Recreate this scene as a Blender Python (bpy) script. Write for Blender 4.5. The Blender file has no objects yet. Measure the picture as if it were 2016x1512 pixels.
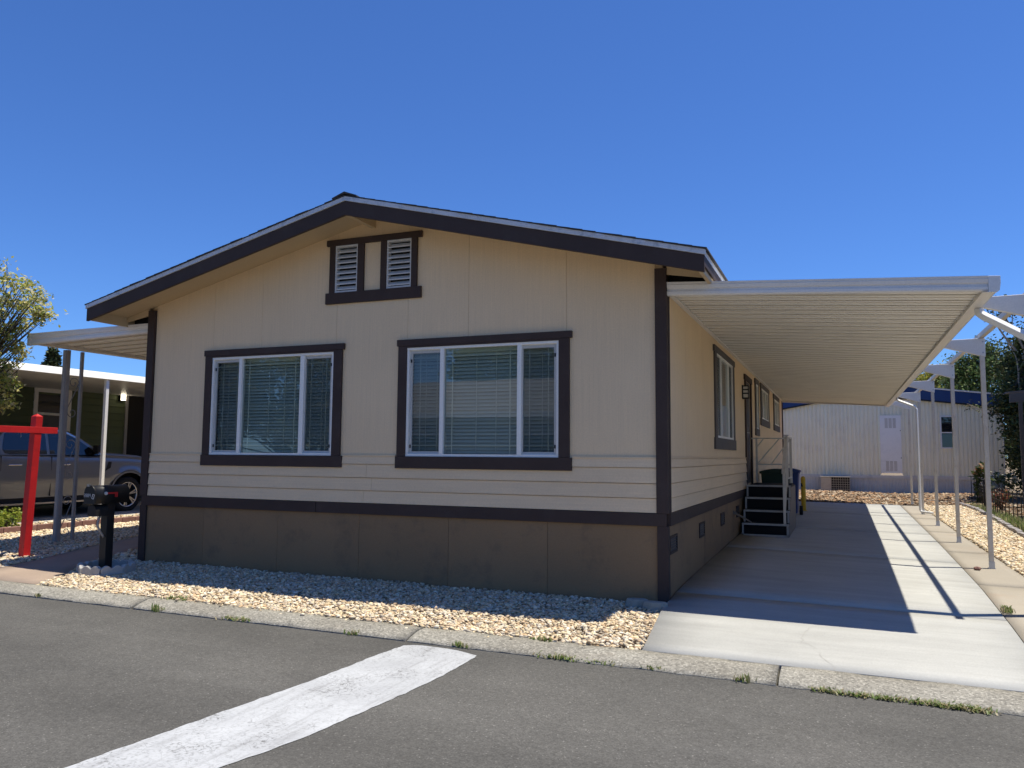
import bpy, math, random
import numpy as np
from mathutils import Vector, Matrix

random.seed(7)
RNG = np.random.default_rng(11)
SC = bpy.context.scene
COL = SC.collection
R = math.radians

# ------------------------------------------------------------------ camera
CAM_F, CAM_P = 1564.296, (8.9973, -8.3522, 1.5030)
CAM_YAW, CAM_PITCH, CAM_ROLL = -0.3922982, 0.0897633, 0.0075471
cam_data = bpy.data.cameras.new('camera')
cam_data.sensor_fit = 'HORIZONTAL'
cam_data.sensor_width = 36.0
cam_data.lens = CAM_F / 2016 * 36.0
cam_data.clip_start = 0.05
cam_data.clip_end = 3000
cam = bpy.data.objects.new('camera', cam_data)
COL.objects.link(cam)
fwd = Vector((math.sin(CAM_YAW) * math.cos(CAM_PITCH), math.cos(CAM_YAW) * math.cos(CAM_PITCH), math.sin(CAM_PITCH)))
rgt = Vector((math.cos(CAM_YAW), -math.sin(CAM_YAW), 0))
upv = rgt.cross(fwd)
r2 = rgt * math.cos(CAM_ROLL) + upv * math.sin(CAM_ROLL)
u2 = -rgt * math.sin(CAM_ROLL) + upv * math.cos(CAM_ROLL)
m = Matrix((r2, u2, -fwd)).transposed().to_4x4()
m.translation = Vector(CAM_P)
cam.matrix_world = m
SC.camera = cam

# ------------------------------------------------------------------ sky, sun, exposure
TO_SUN = Vector((0.265, 0.140, 1.0)).normalized()
SUN_EL = math.asin(TO_SUN.z)
SUN_AZ = math.atan2(TO_SUN.x, TO_SUN.y)          # clockwise from +y
world = bpy.data.worlds.new('World')
SC.world = world
world.use_nodes = True
wn = world.node_tree
wn.nodes.clear()
sky = wn.nodes.new('ShaderNodeTexSky')
sky.sky_type = 'NISHITA'
sky.sun_disc = False
sky.sun_elevation = SUN_EL
sky.sun_rotation = SUN_AZ
sky.altitude = 200
sky.air_density = 0.9
sky.dust_density = 0.1
sky.ozone_density = 2.0
bg = wn.nodes.new('ShaderNodeBackground')
bg.inputs['Strength'].default_value = 0.115
wo = wn.nodes.new('ShaderNodeOutputWorld')
deep = wn.nodes.new('ShaderNodeMix')             # one even tint over the whole sky: the deep blue of dry clear air
deep.data_type = 'RGBA'; deep.blend_type = 'MULTIPLY'
deep.inputs[0].default_value = 1.0
deep.inputs[7].default_value = (0.36, 0.59, 0.98, 1)
wn.links.new(sky.outputs[0], deep.inputs[6])
wn.links.new(deep.outputs[2], bg.inputs['Color'])
wn.links.new(bg.outputs[0], wo.inputs['Surface'])
sun_data = bpy.data.lights.new('sun', 'SUN')
sun_data.energy = 5.0
sun_data.angle = R(0.53)
sun_data.color = (1.0, 0.935, 0.81)
sun = bpy.data.objects.new('sun', sun_data)
COL.objects.link(sun)
sun.rotation_euler = (-TO_SUN).to_track_quat('-Z', 'Y').to_euler()
sun.location = (8, 4, 30)
SC.view_settings.view_transform = 'Standard'
SC.view_settings.look = 'None'
SC.view_settings.exposure = 0.45
SC.view_settings.gamma = 1.0
SC.view_settings.use_curve_mapping = False

# ------------------------------------------------------------------ helpers
class MB:
    """collects faces, builds ONE mesh object"""
    def __init__(s): s.v = []; s.f = []; s.sm = []
    def add(s, vs, fs, smooth=False):
        o = len(s.v); s.v += [tuple(p) for p in vs]
        for f in fs: s.f.append(tuple(i + o for i in f)); s.sm.append(smooth)
        return s
    def box(s, x0, x1, y0, y1, z0, z1):
        if x0 > x1: x0, x1 = x1, x0
        if y0 > y1: y0, y1 = y1, y0
        if z0 > z1: z0, z1 = z1, z0
        return s.add([(x0,y0,z0),(x1,y0,z0),(x1,y1,z0),(x0,y1,z0),(x0,y0,z1),(x1,y0,z1),(x1,y1,z1),(x0,y1,z1)],
                     [(0,3,2,1),(4,5,6,7),(0,1,5,4),(1,2,6,5),(2,3,7,6),(3,0,4,7)])
    def prism(s, pts, plane, a, b, fa=None, fb=None, smooth=False):
        """polygon in 'xz' (extruded along y), 'yz' (along x) or 'xy' (along z); fa / fb map the polygon at each end"""
        ar = sum(pts[i][0]*pts[(i+1)%len(pts)][1]-pts[(i+1)%len(pts)][0]*pts[i][1] for i in range(len(pts)))
        if ar < 0: pts = pts[::-1]
        def P(p, t):
            if plane == 'xz': return (p[0], t, p[1])
            if plane == 'yz': return (t, p[0], p[1])
            return (p[0], p[1], t)
        A = [P(fa(p) if fa else p, a) for p in pts]; B = [P(fb(p) if fb else p, b) for p in pts]
        n = len(pts)
        cap0, cap1 = tuple(range(n)), tuple(range(2*n-1, n-1, -1))
        sides = [(i, n+i, n+(i+1)%n, (i+1)%n) for i in range(n)]
        flip = (plane in ('xz',)) == (b > a)
        if not flip:
            cap0 = cap0[::-1]; cap1 = cap1[::-1]; sides = [q[::-1] for q in sides]
        o = len(s.v); s.v += A + B
        for q in sides: s.f.append(tuple(i+o for i in q)); s.sm.append(smooth)
        for q in (cap0, cap1): s.f.append(tuple(i+o for i in q)); s.sm.append(False)
        return s
    def tube(s, pts, r, n=8, cap=True, smooth=True):
        pts = [Vector(p) for p in pts]
        rr = r if isinstance(r, (list, tuple)) else [r]*len(pts)
        rings = []; prev = None
        for i, p in enumerate(pts):
            d = (pts[min(i+1, len(pts)-1)] - pts[max(i-1, 0)])
            if d.length < 1e-9: d = Vector((0,0,1))
            d.normalize()
            if prev is None:
                a = Vector((0,0,1)) if abs(d.z) < .9 else Vector((1,0,0))
                u = d.cross(a).normalized()
            else:
                u = (prev - d*prev.dot(d)).normalized()
            prev = u; w = d.cross(u)
            rings.append([p + (u*math.cos(2*math.pi*k/n) + w*math.sin(2*math.pi*k/n))*rr[i] for k in range(n)])
        o = len(s.v)
        for g in rings: s.v += [tuple(q) for q in g]
        for i in range(len(rings)-1):
            for k in range(n):
                s.f.append((o+i*n+k, o+i*n+(k+1)%n, o+(i+1)*n+(k+1)%n, o+(i+1)*n+k)); s.sm.append(smooth)
        if cap:
            s.f.append(tuple(o+k for k in range(n))[::-1]); s.sm.append(False)
            q = o+(len(rings)-1)*n
            s.f.append(tuple(q+k for k in range(n))); s.sm.append(False)
        return s
    def bar(s, p, q, w, h=None):
        """square bar between two points"""
        h = h or w
        p, q = Vector(p), Vector(q); d = (q-p).normalized()
        a = Vector((0,0,1)) if abs(d.z) < .95 else Vector((1,0,0))
        u = d.cross(a).normalized(); w_ = u.cross(d)
        c = [(-w/2,-h/2),(w/2,-h/2),(w/2,h/2),(-w/2,h/2)]
        vs = [p+u*x+w_*y for x,y in c] + [q+u*x+w_*y for x,y in c]
        return s.add(vs, [(3,2,1,0),(4,5,6,7),(0,1,5,4),(1,2,6,5),(2,3,7,6),(3,0,4,7)])
    def lathe(s, prof, cx, cy, n=20, smooth=True):
        o = len(s.v)
        for r, z in prof:
            for k in range(n):
                t = 2*math.pi*k/n; s.v.append((cx+r*math.cos(t), cy+r*math.sin(t), z))
        for i in range(len(prof)-1):
            for k in range(n):
                s.f.append((o+i*n+k, o+i*n+(k+1)%n, o+(i+1)*n+(k+1)%n, o+(i+1)*n+k)); s.sm.append(smooth)
        return s
    def build(s, name, mat, parent=None, bevel=0, **props):
        me = bpy.data.meshes.new(name)
        me.from_pydata(s.v, [], s.f)
        if any(s.sm): me.polygons.foreach_set('use_smooth', s.sm)
        me.update()
        return link(name, me, mat, parent, bevel, **props)

def link(name, me, mat, parent=None, bevel=0, **props):
    if mat is not None and not me.materials: me.materials.append(mat)
    o = bpy.data.objects.new(name, me)
    COL.objects.link(o)
    if parent is not None: o.parent = parent
    if bevel:
        b = o.modifiers.new('bevel', 'BEVEL'); b.width = bevel; b.segments = 2; b.limit_method = 'ANGLE'
    for k, v in props.items(): o[k] = v
    return o

def empty(name, loc=(0,0,0), **props):
    """origin stays at the world origin so that parts can be modelled in place"""
    o = bpy.data.objects.new(name, None); COL.objects.link(o)
    o.empty_display_size = .2
    for k, v in props.items(): o[k] = v
    return o

def thing(name, label, cat, group=None):
    o = empty(name); o['label'] = label; o['category'] = cat
    if group: o['group'] = group
    return o

def np_mesh(name, V, F, colors=None, smooth=False):
    me = bpy.data.meshes.new(name)
    V = np.asarray(V, np.float32); F = np.asarray(F, np.int32)
    k = F.shape[1]
    me.vertices.add(len(V)); me.vertices.foreach_set('co', V.ravel())
    me.loops.add(F.size); me.loops.foreach_set('vertex_index', F.ravel())
    me.polygons.add(len(F)); me.polygons.foreach_set('loop_start', np.arange(0, F.size, k, dtype=np.int32))
    if smooth: me.polygons.foreach_set('use_smooth', np.ones(len(F), bool))
    if colors is not None:
        c = np.ones((len(V), 4), np.float32); c[:, :3] = colors
        a = me.attributes.new('tint', 'FLOAT_COLOR', 'POINT'); a.data.foreach_set('color', c.ravel())
    me.update(calc_edges=True); me.validate()
    return me

# ------------------------------------------------------------------ materials (node based)
class NT:
    def __init__(s, name):
        s.m = bpy.data.materials.new(name); s.m.use_nodes = True
        s.t = s.m.node_tree; s.t.nodes.clear()
        s.out = s.n('ShaderNodeOutputMaterial')
        s.b = s.n('ShaderNodeBsdfPrincipled')
        s.l(s.b.outputs[0], s.out.inputs['Surface'])
        s.pos = s.n('ShaderNodeNewGeometry').outputs['Position']
    def n(s, t, **kw):
        q = s.t.nodes.new(t)
        for k, v in kw.items(): setattr(q, k, v)
        return q
    def l(s, a, b): s.t.links.new(a, b)
    def scaled(s, sc):
        q = s.n('ShaderNodeVectorMath', operation='MULTIPLY'); s.l(s.pos, q.inputs[0]); q.inputs[1].default_value = sc
        return q.outputs[0]
    def noise(s, scale, detail=4, rough=.55, vec=None, dist=0):
        q = s.n('ShaderNodeTexNoise'); s.l(vec or s.pos, q.inputs['Vector'])
        q.inputs['Scale'].default_value = scale; q.inputs['Detail'].default_value = detail
        q.inputs['Roughness'].default_value = rough; q.inputs['Distortion'].default_value = dist
        return q.outputs['Fac']
    def voro(s, scale, feature='F1', vec=None, out='Distance'):
        q = s.n('ShaderNodeTexVoronoi', feature=feature); s.l(vec or s.pos, q.inputs['Vector']); q.inputs['Scale'].default_value = scale
        return q.outputs[out]
    def ramp(s, fac, stops):
        q = s.n('ShaderNodeValToRGB'); s.l(fac, q.inputs['Fac'])
        e = q.color_ramp.elements
        while len(e) < len(stops): e.new(.5)
        for a, (p, c) in zip(e, stops):
            a.position = p; a.color = (c[0], c[1], c[2], 1) if not isinstance(c, (int, float)) else (c, c, c, 1)
        return q.outputs['Color']
    def mix(s, fac, a, b, mode='MIX'):
        q = s.n('ShaderNodeMix', data_type='RGBA', blend_type=mode)
        for i, v in ((0, fac), (6, a), (7, b)):
            if hasattr(v, 'links') or hasattr(v, 'is_linked'): s.l(v, q.inputs[i])
            elif i == 0: q.inputs[0].default_value = v
            else: q.inputs[i].default_value = (*v, 1)
        return q.outputs[2]
    def math(s, op, a, b=0., c=None):
        q = s.n('ShaderNodeMath', operation=op)
        for i, v in enumerate((a, b) if c is None else (a, b, c)):
            if hasattr(v, 'is_linked'): s.l(v, q.inputs[i])
            else: q.inputs[i].default_value = v
        return q.outputs[0]
    def objrand(s): return s.n('ShaderNodeObjectInfo').outputs['Random']
    def attr(s, name): 
        q = s.n('ShaderNodeAttribute'); q.attribute_name = name; return q.outputs['Color']
    def bump(s, h, strength=.3, dist=.01):
        q = s.n('ShaderNodeBump'); q.inputs['Strength'].default_value = strength; q.inputs['Distance'].default_value = dist
        s.l(h, q.inputs['Height']); s.l(q.outputs[0], s.b.inputs['Normal'])
    def set(s, **kw):
        for k, v in kw.items():
            i = s.b.inputs[{'rough':'Roughness','metal':'Metallic','spec':'Specular IOR Level','coat':'Coat Weight'}[k]]
            if hasattr(v, 'is_linked'): s.l(v, i)
            else: i.default_value = v
        return s
    def color(s, c):
        i = s.b.inputs['Base Color']
        if hasattr(c, 'is_linked'): s.l(c, i)
        else: i.default_value = (*c, 1)
        return s

def mul(c, k): return tuple(min(1, x*k) for x in c)

def paint(name, c, rough=.6, var=.12, scale=1.5, grime=None, grain=None, bump=.15, spec=.35, metal=0, pieces=.05, fine=60):
    """painted surface: broad tone drift, fine mottling, optional vertical grain and patchy grime"""
    t = NT(name)
    col = t.mix(t.ramp(t.noise(scale, 5), [(.3, 0), (.7, 1)]), mul(c, 1-var), mul(c, 1+var))
    col = t.mix(.35, col, t.ramp(t.noise(fine, 3), [(.3, mul(c, .85)), (.7, mul(c, 1.12))]))
    if pieces:
        col = t.mix(1, col, t.ramp(t.objrand(), [(0, 1-pieces), (1, 1)]), 'MULTIPLY')
    h = t.noise(fine, 4)
    if grain:
        g = t.noise(1, 4, .6, vec=t.scaled(grain)); col = t.mix(.35, col, t.mix(1, col, t.ramp(g, [(.3, .78), (.65, 1.0)]), 'MULTIPLY')); h = g
    if grime:
        gc, amt = grime
        f = t.ramp(t.noise(scale*2.3, 8, .7), [(.52, 0), (.75, amt)])
        col = t.mix(f, col, gc)
    t.color(col); t.set(rough=rough, spec=spec, metal=metal)
    if bump: t.bump(h, bump, .004)
    return t.m

M = {}
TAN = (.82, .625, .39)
M['wall'] = paint('wall_paint', TAN, .75, .05, .8, grain=(60, 60, 1.2), grime=((.66, .50, .31), .25), bump=.25, pieces=.03)
M['lap'] = paint('lap_siding_paint', (.84, .64, .40), .7, .05, .9, grime=((.64, .48, .30), .35), grain=(1.2, 1.2, 60), bump=.15, pieces=.05)
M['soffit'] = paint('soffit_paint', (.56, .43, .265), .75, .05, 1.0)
M['trim'] = paint('dark_trim_paint', (.064, .044, .037), .7, .12, 2.0, grime=((.085, .07, .064), .4), grain=(3, 3, 3), bump=.2, spec=.2)
M['skirt'] = paint('skirt_paint', (.29, .185, .095), .8, .08, 1.1, grime=((.10, .078, .06), .6), bump=.2, pieces=.12)
M['white'] = paint('white_vinyl', (.88, .86, .79), .4, .03, 3, bump=.05)
M['rake_white'] = paint('weathered_white_trim', (.62, .64, .66), .6, .1, 4, grime=((.22, .27, .32), .9))
M['louver'] = paint('louver_white', (.66, .65, .62), .6, .06, 6, grime=((.30, .29, .27), .5))
M['alu'] = paint('white_aluminium', (.78, .75, .70), .38, .03, 1.5, grime=((.5, .48, .45), .25), bump=.05, spec=.5)
M['pan'] = paint('awning_pan', (.93, .905, .84), .45, .04, .7, grime=((.78, .73, .63), .3), bump=.05, spec=.45, pieces=.08)
M['post'] = paint('post_paint', (.64, .59, .50), .45, .05, 2.0, grime=((.36, .24, .15), .55), bump=.1)
M['grey_post'] = paint('grey_metal_paint', (.31, .30, .29), .5, .08, 3.0, grime=((.22, .20, .19), .5))
M['door'] = paint('dark_door', (.035, .026, .024), .4, .1, 2)
M['black'] = paint('black_metal', (.012, .012, .013), .45, .2, 5)
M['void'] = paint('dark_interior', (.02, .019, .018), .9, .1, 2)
M['room'] = paint('room_interior', (.25, .24, .22), .9, .1, 2)
M['blind'] = paint('blind_vinyl', (.80, .80, .76), .5, .02, 3, bump=0, pieces=.06)
M['red'] = paint('red_post_paint', (.52, .015, .017), .5, .14, 5, grime=((.30, .014, .014), .7), spec=.4, bump=.3)
M['yellow'] = paint('yellow_bollard_paint', (.62, .40, .03), .5, .1, 5, grime=((.3, .2, .06), .5))
M['green_bin'] = paint('green_plastic', (.010, .026, .017), .5, .1, 3)
M['blue_bin'] = paint('blue_plastic', (.02, .045, .16), .5, .1, 3)
M['lamp_glass'] = paint('frosted_lamp_glass', (.75, .72, .65), .5, .02, 3)
M['carpet'] = paint('black_step_carpet', (.010, .010, .011), .95, .2, 20, bump=.6)
M['step_side'] = paint('step_side_paint', (.20, .165, .13), .7, .1, 2, grime=((.2, .16, .13), .5))
M['shingle'] = paint('asphalt_shingle', (.060, .058, .060), .95, .25, 8, bump=.8, pieces=.25, fine=120)
M['plate'] = paint('vent_grey', (.085, .075, .07), .6, .1, 5)
M['green_siding'] = paint('green_siding', (.115, .145, .072), .7, .06, 1, grime=((.11, .13, .07), .3), pieces=.1)
M['opp_wall'] = paint('pale_siding', (.45, .46, .44), .7, .05, 1)
M['blue_fascia'] = paint('blue_fascia', (.018, .052, .17), .5, .12, 1.2, grime=((.03, .06, .13), .5))
M['back_wall'] = paint('cream_corrugated', (.88, .84, .64), .55, .05, .8, grime=((.62, .57, .48), .4), bump=.05)
M['back_door'] = paint('utility_door_white', (.90, .89, .84), .5, .03, 1.5, grime=((.5, .5, .5), .3))
M['back_skirt'] = paint('white_skirting', (.72, .70, .64), .6, .06, 1.2, grime=((.33, .32, .30), .5))
M['ac'] = paint('ac_beige', (.45, .42, .36), .6, .08, 3, grime=((.22, .2, .17), .5))
M['tyre'] = paint('tyre_rubber', (.018, .018, .018), .85, .2, 8)
M['plastic'] = paint('black_plastic', (.014, .014, .015), .6, .1, 5)
M['edging'] = paint('grey_edging', (.30, .28, .27), .85, .15, 4, grime=((.14, .12, .11), .6), bump=.5)
M['redbrick'] = paint('reddish_edging', (.24, .13, .11), .9, .2, 5, grime=((.12, .08, .07), .6), bump=.5, pieces=.2)
M['scallop'] = paint('concrete_scallop', (.42, .41, .38), .9, .1, 6, grime=((.22, .21, .19), .5), bump=.5)
M['wood_beam'] = paint('brown_beam', (.12, .105, .09), .7, .1, 3)
M['bark'] = paint('bark', (.10, .082, .065), .95, .3, 8, bump=.8)
M['pale_bark'] = paint('pale_bark', (.26, .235, .20), .95, .25, 8, bump=.8)
M['digit'] = paint('pale_digits', (.62, .62, .62), .6, .05, 9, bump=0)
M['stone'] = paint('grey_green_stone', (.30, .31, .27), .9, .15, 7, grime=((.12, .13, .1), .6), bump=.5)
M['seam'] = paint('darker_seam', (.62, .57, .48), .7, .15, 2)  # coloured darker than the pans, to draw the seam lines
M['seam_mid'] = paint('tinted_rib', (.83, .78, .68), .6, .1, 2)  # strip along each pan's middle, slightly darker than the pan
M['crack'] = paint('crack_dirt', (.33, .315, .28), .95, .15, 5)
M['nosing'] = paint('worn_step_edge', (.40, .39, .37), .6, .15, 5, grime=((.15, .14, .13), .6))
M['pipe'] = paint('white_pipe', (.78, .78, .76), .4, .04, 5)

def metal(name, c, rough):
    t = NT(name); t.color(c); t.set(metal=1.0, rough=rough); return t.m
M['chrome'] = metal('chrome', (.75, .75, .77), .12)
M['rim'] = metal('alloy_rim', (.62, .63, .65), .22)
M['zinc'] = metal('galvanised_bolt', (.45, .45, .46), .4)

def car_paint():
    t = NT('grey_blue_car_paint')
    t.color(t.mix(t.ramp(t.noise(900, 2), [(.3, 0), (.7, 1)]), (.17, .185, .21), (.205, .22, .245)))
    t.set(rough=.32, metal=.55, spec=.5, coat=.8); return t.m
M['car'] = car_paint()

def glass(name, tint, refl_lo=.13, rough=.0):
    """thin pane: tinted see-through plus a fresnel mirror layer"""
    t = NT(name); t.t.nodes.remove(t.b)
    tr = t.n('ShaderNodeBsdfTransparent'); tr.inputs['Color'].default_value = (*tint, 1)
    gl = t.n('ShaderNodeBsdfGlossy'); gl.inputs['Roughness'].default_value = rough
    lw = t.n('ShaderNodeLayerWeight'); lw.inputs['Blend'].default_value = .5
    f = t.math('MULTIPLY_ADD', t.math('POWER', lw.outputs['Facing'], 5.), .85, refl_lo)
    w = t.n('ShaderNodeBump'); w.inputs['Strength'].default_value = .02; w.inputs['Distance'].default_value = .02
    t.l(t.noise(1.6, 2), w.inputs['Height']); t.l(w.outputs[0], gl.inputs['Normal'])
    mx = t.n('ShaderNodeMixShader')
    t.l(f, mx.inputs[0]); t.l(tr.outputs[0], mx.inputs[1]); t.l(gl.outputs[0], mx.inputs[2])
    t.l(mx.outputs[0], t.out.inputs['Surface']); return t.m
M['glass'] = glass('green_window_glass', (.60, .67, .62))
M['dark_glass'] = glass('dark_window_glass', (.04, .045, .045), .05)
M['clear_glass'] = glass('pale_window_glass', (.70, .76, .74), .10)

def car_glass():
    t = NT('truck_window_glass'); t.color((.006, .008, .012)); t.set(rough=.03, spec=.8); return t.m
M['car_glass'] = car_glass()

def screen():
    t = NT('insect_screen'); t.t.nodes.remove(t.b)
    tr = t.n('ShaderNodeBsdfTransparent'); tr.inputs['Color'].default_value = (1, 1, 1, 1)
    df = t.n('ShaderNodeBsdfDiffuse'); df.inputs['Color'].default_value = (.06, .062, .07, 1)
    mx = t.n('ShaderNodeMixShader'); mx.inputs[0].default_value = .24
    t.l(tr.outputs[0], mx.inputs[1]); t.l(df.outputs[0], mx.inputs[2]); t.l(mx.outputs[0], t.out.inputs['Surface']); return t.m
M['screen'] = screen()

def lamp_glow():
    t = NT('lit_lamp_glass'); t.color((.8, .75, .65))
    t.b.inputs['Emission Color'].default_value = (1, .88, .66, 1); t.b.inputs['Emission Strength'].default_value = 6; return t.m
M['lit'] = lamp_glow()

def asphalt():
    t = NT('worn_asphalt')
    base = t.mix(t.ramp(t.noise(.55, 6, .6), [(.3, 0), (.72, 1)]), (.085, .083, .077), (.122, .118, .108))
    agg = t.voro(120, out='Color'); v = t.n('ShaderNodeSeparateColor'); t.l(agg, v.inputs[0])
    col = t.mix(1, base, t.ramp(v.outputs[0], [(0, .74), (.55, .97), (.90, 1.08), (.98, 1.2), (1, 2.0)]), 'MULTIPLY')
    col = t.mix(.5, col, t.mix(1, col, t.ramp(t.noise(30, 5, .7), [(.35, .72), (.65, 1.22)]), 'MULTIPLY'))
    vs = t.scaled((4, 4, 4))
    spots = t.ramp(t.noise(2.2, 8, .75, vec=vs), [(.66, 0), (.72, .65)])
    col = t.mix(spots, col, (.036, .035, .033))
    # faint pale scuff streaks
    sc = t.math('MULTIPLY', t.ramp(t.noise(1, 6, .6, vec=t.scaled((.5, 2.8, 1))), [(.6, 0), (.8, 1)]), .16)
    col = t.mix(sc, col, (.20, .195, .185))
    lane = t.ramp(t.noise(1, 4, .55, vec=t.scaled((.16, .7, 1))), [(.33, .76), (.66, 1.14)])
    col = t.mix(1, col, lane, 'MULTIPLY')
    edge = t.ramp(t.noise(7, 7, .7), [(.60, 0), (.74, .5)])
    col = t.mix(edge, col, (.068, .065, .058))
    t.color(col); t.set(rough=.93, spec=.25)
    t.bump(t.math('ADD', t.math('MULTIPLY', v.outputs[1], .6), t.noise(60, 4, .7)), .6, .006); return t.m
M['asphalt'] = asphalt()

def road_paint():
    t = NT('worn_road_paint')
    crack = t.ramp(t.voro(11, 'DISTANCE_TO_EDGE', vec=None), [(0, 1), (.035, 0)])
    worn = t.ramp(t.noise(3.0, 8, .72), [(.50, 0), (.70, 1)])
    fine = t.ramp(t.noise(48, 4, .7), [(.50, 0), (.62, 1)])
    f = t.math('MULTIPLY', t.math('MAXIMUM', crack, fine), t.math('MULTIPLY_ADD', worn, .8, .2))
    wht = t.mix(t.ramp(t.noise(1.8, 6, .65), [(.3, 0), (.7, 1)]), (.345, .355, .365), (.465, .48, .49))
    streak = t.ramp(t.noise(1, 5, .6, vec=t.scaled((14, 1.2, 1))), [(.52, 0), (.72, .6)])
    wht = t.mix(streak, wht, (.22, .22, .22))
    t.color(t.mix(f, wht, (.10, .098, .093))); t.set(rough=.75, spec=.3)
    t.bump(t.noise(70, 4, .7), .4, .004); return t.m
M['road_paint'] = road_paint()

def concrete(name, c, stain, rub=.10, scale=.9, broom=None, bump=.35):
    t = NT(name)
    col = t.mix(t.ramp(t.noise(scale, 7, .62), [(.28, 0), (.72, 1)]), mul(c, 1-rub), mul(c, 1+rub))
    col = t.mix(.4, col, t.mix(1, col, t.ramp(t.noise(75, 4, .7), [(.3, .74), (.7, 1.2)]), 'MULTIPLY'))
    col = t.mix(t.ramp(t.noise(scale*1.7, 8, .72), [(.55, 0), (.8, .6)]), col, stain)
    if broom:
        g = t.ramp(t.noise(1, 5, .65, vec=t.scaled(broom)), [(.35, .86), (.7, 1.06)])
        col = t.mix(.8, col, t.mix(1, col, g, 'MULTIPLY'))
    t.color(t.mix(1, col, t.ramp(t.objrand(), [(0, .93), (1, 1)]), 'MULTIPLY')); t.set(rough=.9, spec=.25)
    t.bump(t.noise(90, 5, .75), bump, .004); return t.m
M['drive'] = concrete('driveway_concrete', (.412, .412, .385), (.345, .335, .305), broom=(.5, 5, 1))
M['strip'] = concrete('old_strip_concrete', (.325, .293, .24), (.33, .225, .15), .12, .5)
M['kerb'] = concrete('kerb_concrete', (.36, .345, .305), (.25, .235, .20), .14, 1.6, bump=.6)
M['walk'] = concrete('pinkish_walk_concrete', (.34, .262, .20), (.27, .20, .16), .12, .9)
M['nb_drive'] = concrete('neighbour_concrete', (.40, .385, .35), (.28, .26, .23), .12, .8)

def kerb_mat():
    t = NT('exposed_aggregate_kerb')
    base = t.mix(t.ramp(t.noise(1.3, 7, .65), [(.28, 0), (.72, 1)]), (.235, .22, .185), (.335, .32, .275))
    v = t.n('ShaderNodeSeparateColor'); t.l(t.voro(70, out='Color'), v.inputs[0])
    col = t.mix(1, base, t.ramp(v.outputs[0], [(0, .62), (.5, .95), (.85, 1.1), (1, 1.45)]), 'MULTIPLY')
    col = t.mix(t.ramp(t.noise(3.1, 8, .75), [(.56, 0), (.78, .7)]), col, (.155, .145, .12))
    col = t.mix(t.ramp(t.noise(.8, 4, .6), [(.6, 0), (.8, .5)]), col, (.32, .23, .16))
    t.color(col); t.set(rough=.95, spec=.2); t.bump(t.math('ADD', v.outputs[1], t.noise(45, 5, .75)), .8, .008); return t.m
M['kerb_agg'] = kerb_mat()

def soil():
    t = NT('dry_soil')
    col = t.mix(t.ramp(t.noise(.6, 8, .65), [(.3, 0), (.7, 1)]), (.15, .115, .08), (.26, .21, .15))
    col = t.mix(1, col, t.ramp(t.voro(26), [(.1, .5), (.6, 1.2)]), 'MULTIPLY')
    t.color(col); t.set(rough=1, spec=.1); t.bump(t.noise(35, 6, .75), .8, .02); return t.m
M['soil'] = soil()

def tinted(name, rough=.8, noise_scale=50, spec=.3, trans=0, lo=.75, hi=1.2):
    t = NT(name)
    col = t.mix(1, t.attr('tint'), t.ramp(t.noise(noise_scale, 3), [(.3, lo), (.7, hi)]), 'MULTIPLY')
    t.color(col); t.set(rough=rough, spec=spec)
    if trans:
        tl = t.n('ShaderNodeBsdfTranslucent'); t.l(col, tl.inputs['Color'])
        mx = t.n('ShaderNodeMixShader'); mx.inputs[0].default_value = trans
        t.l(t.b.outputs[0], mx.inputs[1]); t.l(tl.outputs[0], mx.inputs[2]); t.l(mx.outputs[0], t.out.inputs['Surface'])
    return t.m
M['gravel'] = tinted('gravel_stone', .85, 55)
M['chips'] = tinted('bark_chips', .95, 40)
M['leaf'] = tinted('leaf', .5, 12, .4, .48)
M['conifer'] = tinted('conifer_leaf', .65, 12, .25, .15)

# ================================================================== the setting
W = 7.296
def lerp(a, b, t): return a + (b-a)*t
def pw(x, xs, ys): return float(np.interp(x, xs, ys))
def zw(y): return pw(y, [-1.89, 0, .75, 1.75, 3, 4.6, 6.5, 17.2, 24], [-.051, .03, .068, .092, .115, .140, .170, .215, .25])
def zp(y): return pw(y, [-1.89, 0, 4.2, 17.2, 24], [-.076, -.008, .042, .176, .22])
def zdrive(x, y): return lerp(zw(y), zp(y), min(max((x-7.3)/3.52, -.2), 1)) + max(0, x-10.82)*.012
def zkerb(x): return -.007*x
def zfront(x): return pw(x, [-14, -6, 0, 7.3], [.19, .165, .02, -.02])
def zleft(x, y):
    h = zfront(x)
    if y < 0: return lerp(h, zkerb(x), min(1, -y/1.89))
    return h + .004*y
def zroad(x): return -.055-.007*x
def ground_z(x, y):
    if y < -1.89: return zroad(x) if y < -2.3 else zkerb(x)-.05
    return zdrive(x, y) if x > 7.3 else zleft(x, y)

def sheet(name, xs, ys, zf, mat, parent=None, inside=None, **props):
    b = MB()
    for j in range(len(ys)):
        for i in range(len(xs)): b.v.append((xs[i], ys[j], zf(xs[i], ys[j])))
    n = len(xs)
    for j in range(len(ys)-1):
        for i in range(n-1):
            if inside and not inside((xs[i]+xs[i+1])/2, (ys[j]+ys[j+1])/2): continue
            b.f.append((j*n+i, j*n+i+1, (j+1)*n+i+1, (j+1)*n+i)); b.sm.append(True)
    return b.build(name, mat, parent, **props)
def rng(a, b, n): return [lerp(a, b, i/(n-1)) for i in range(n)]

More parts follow.
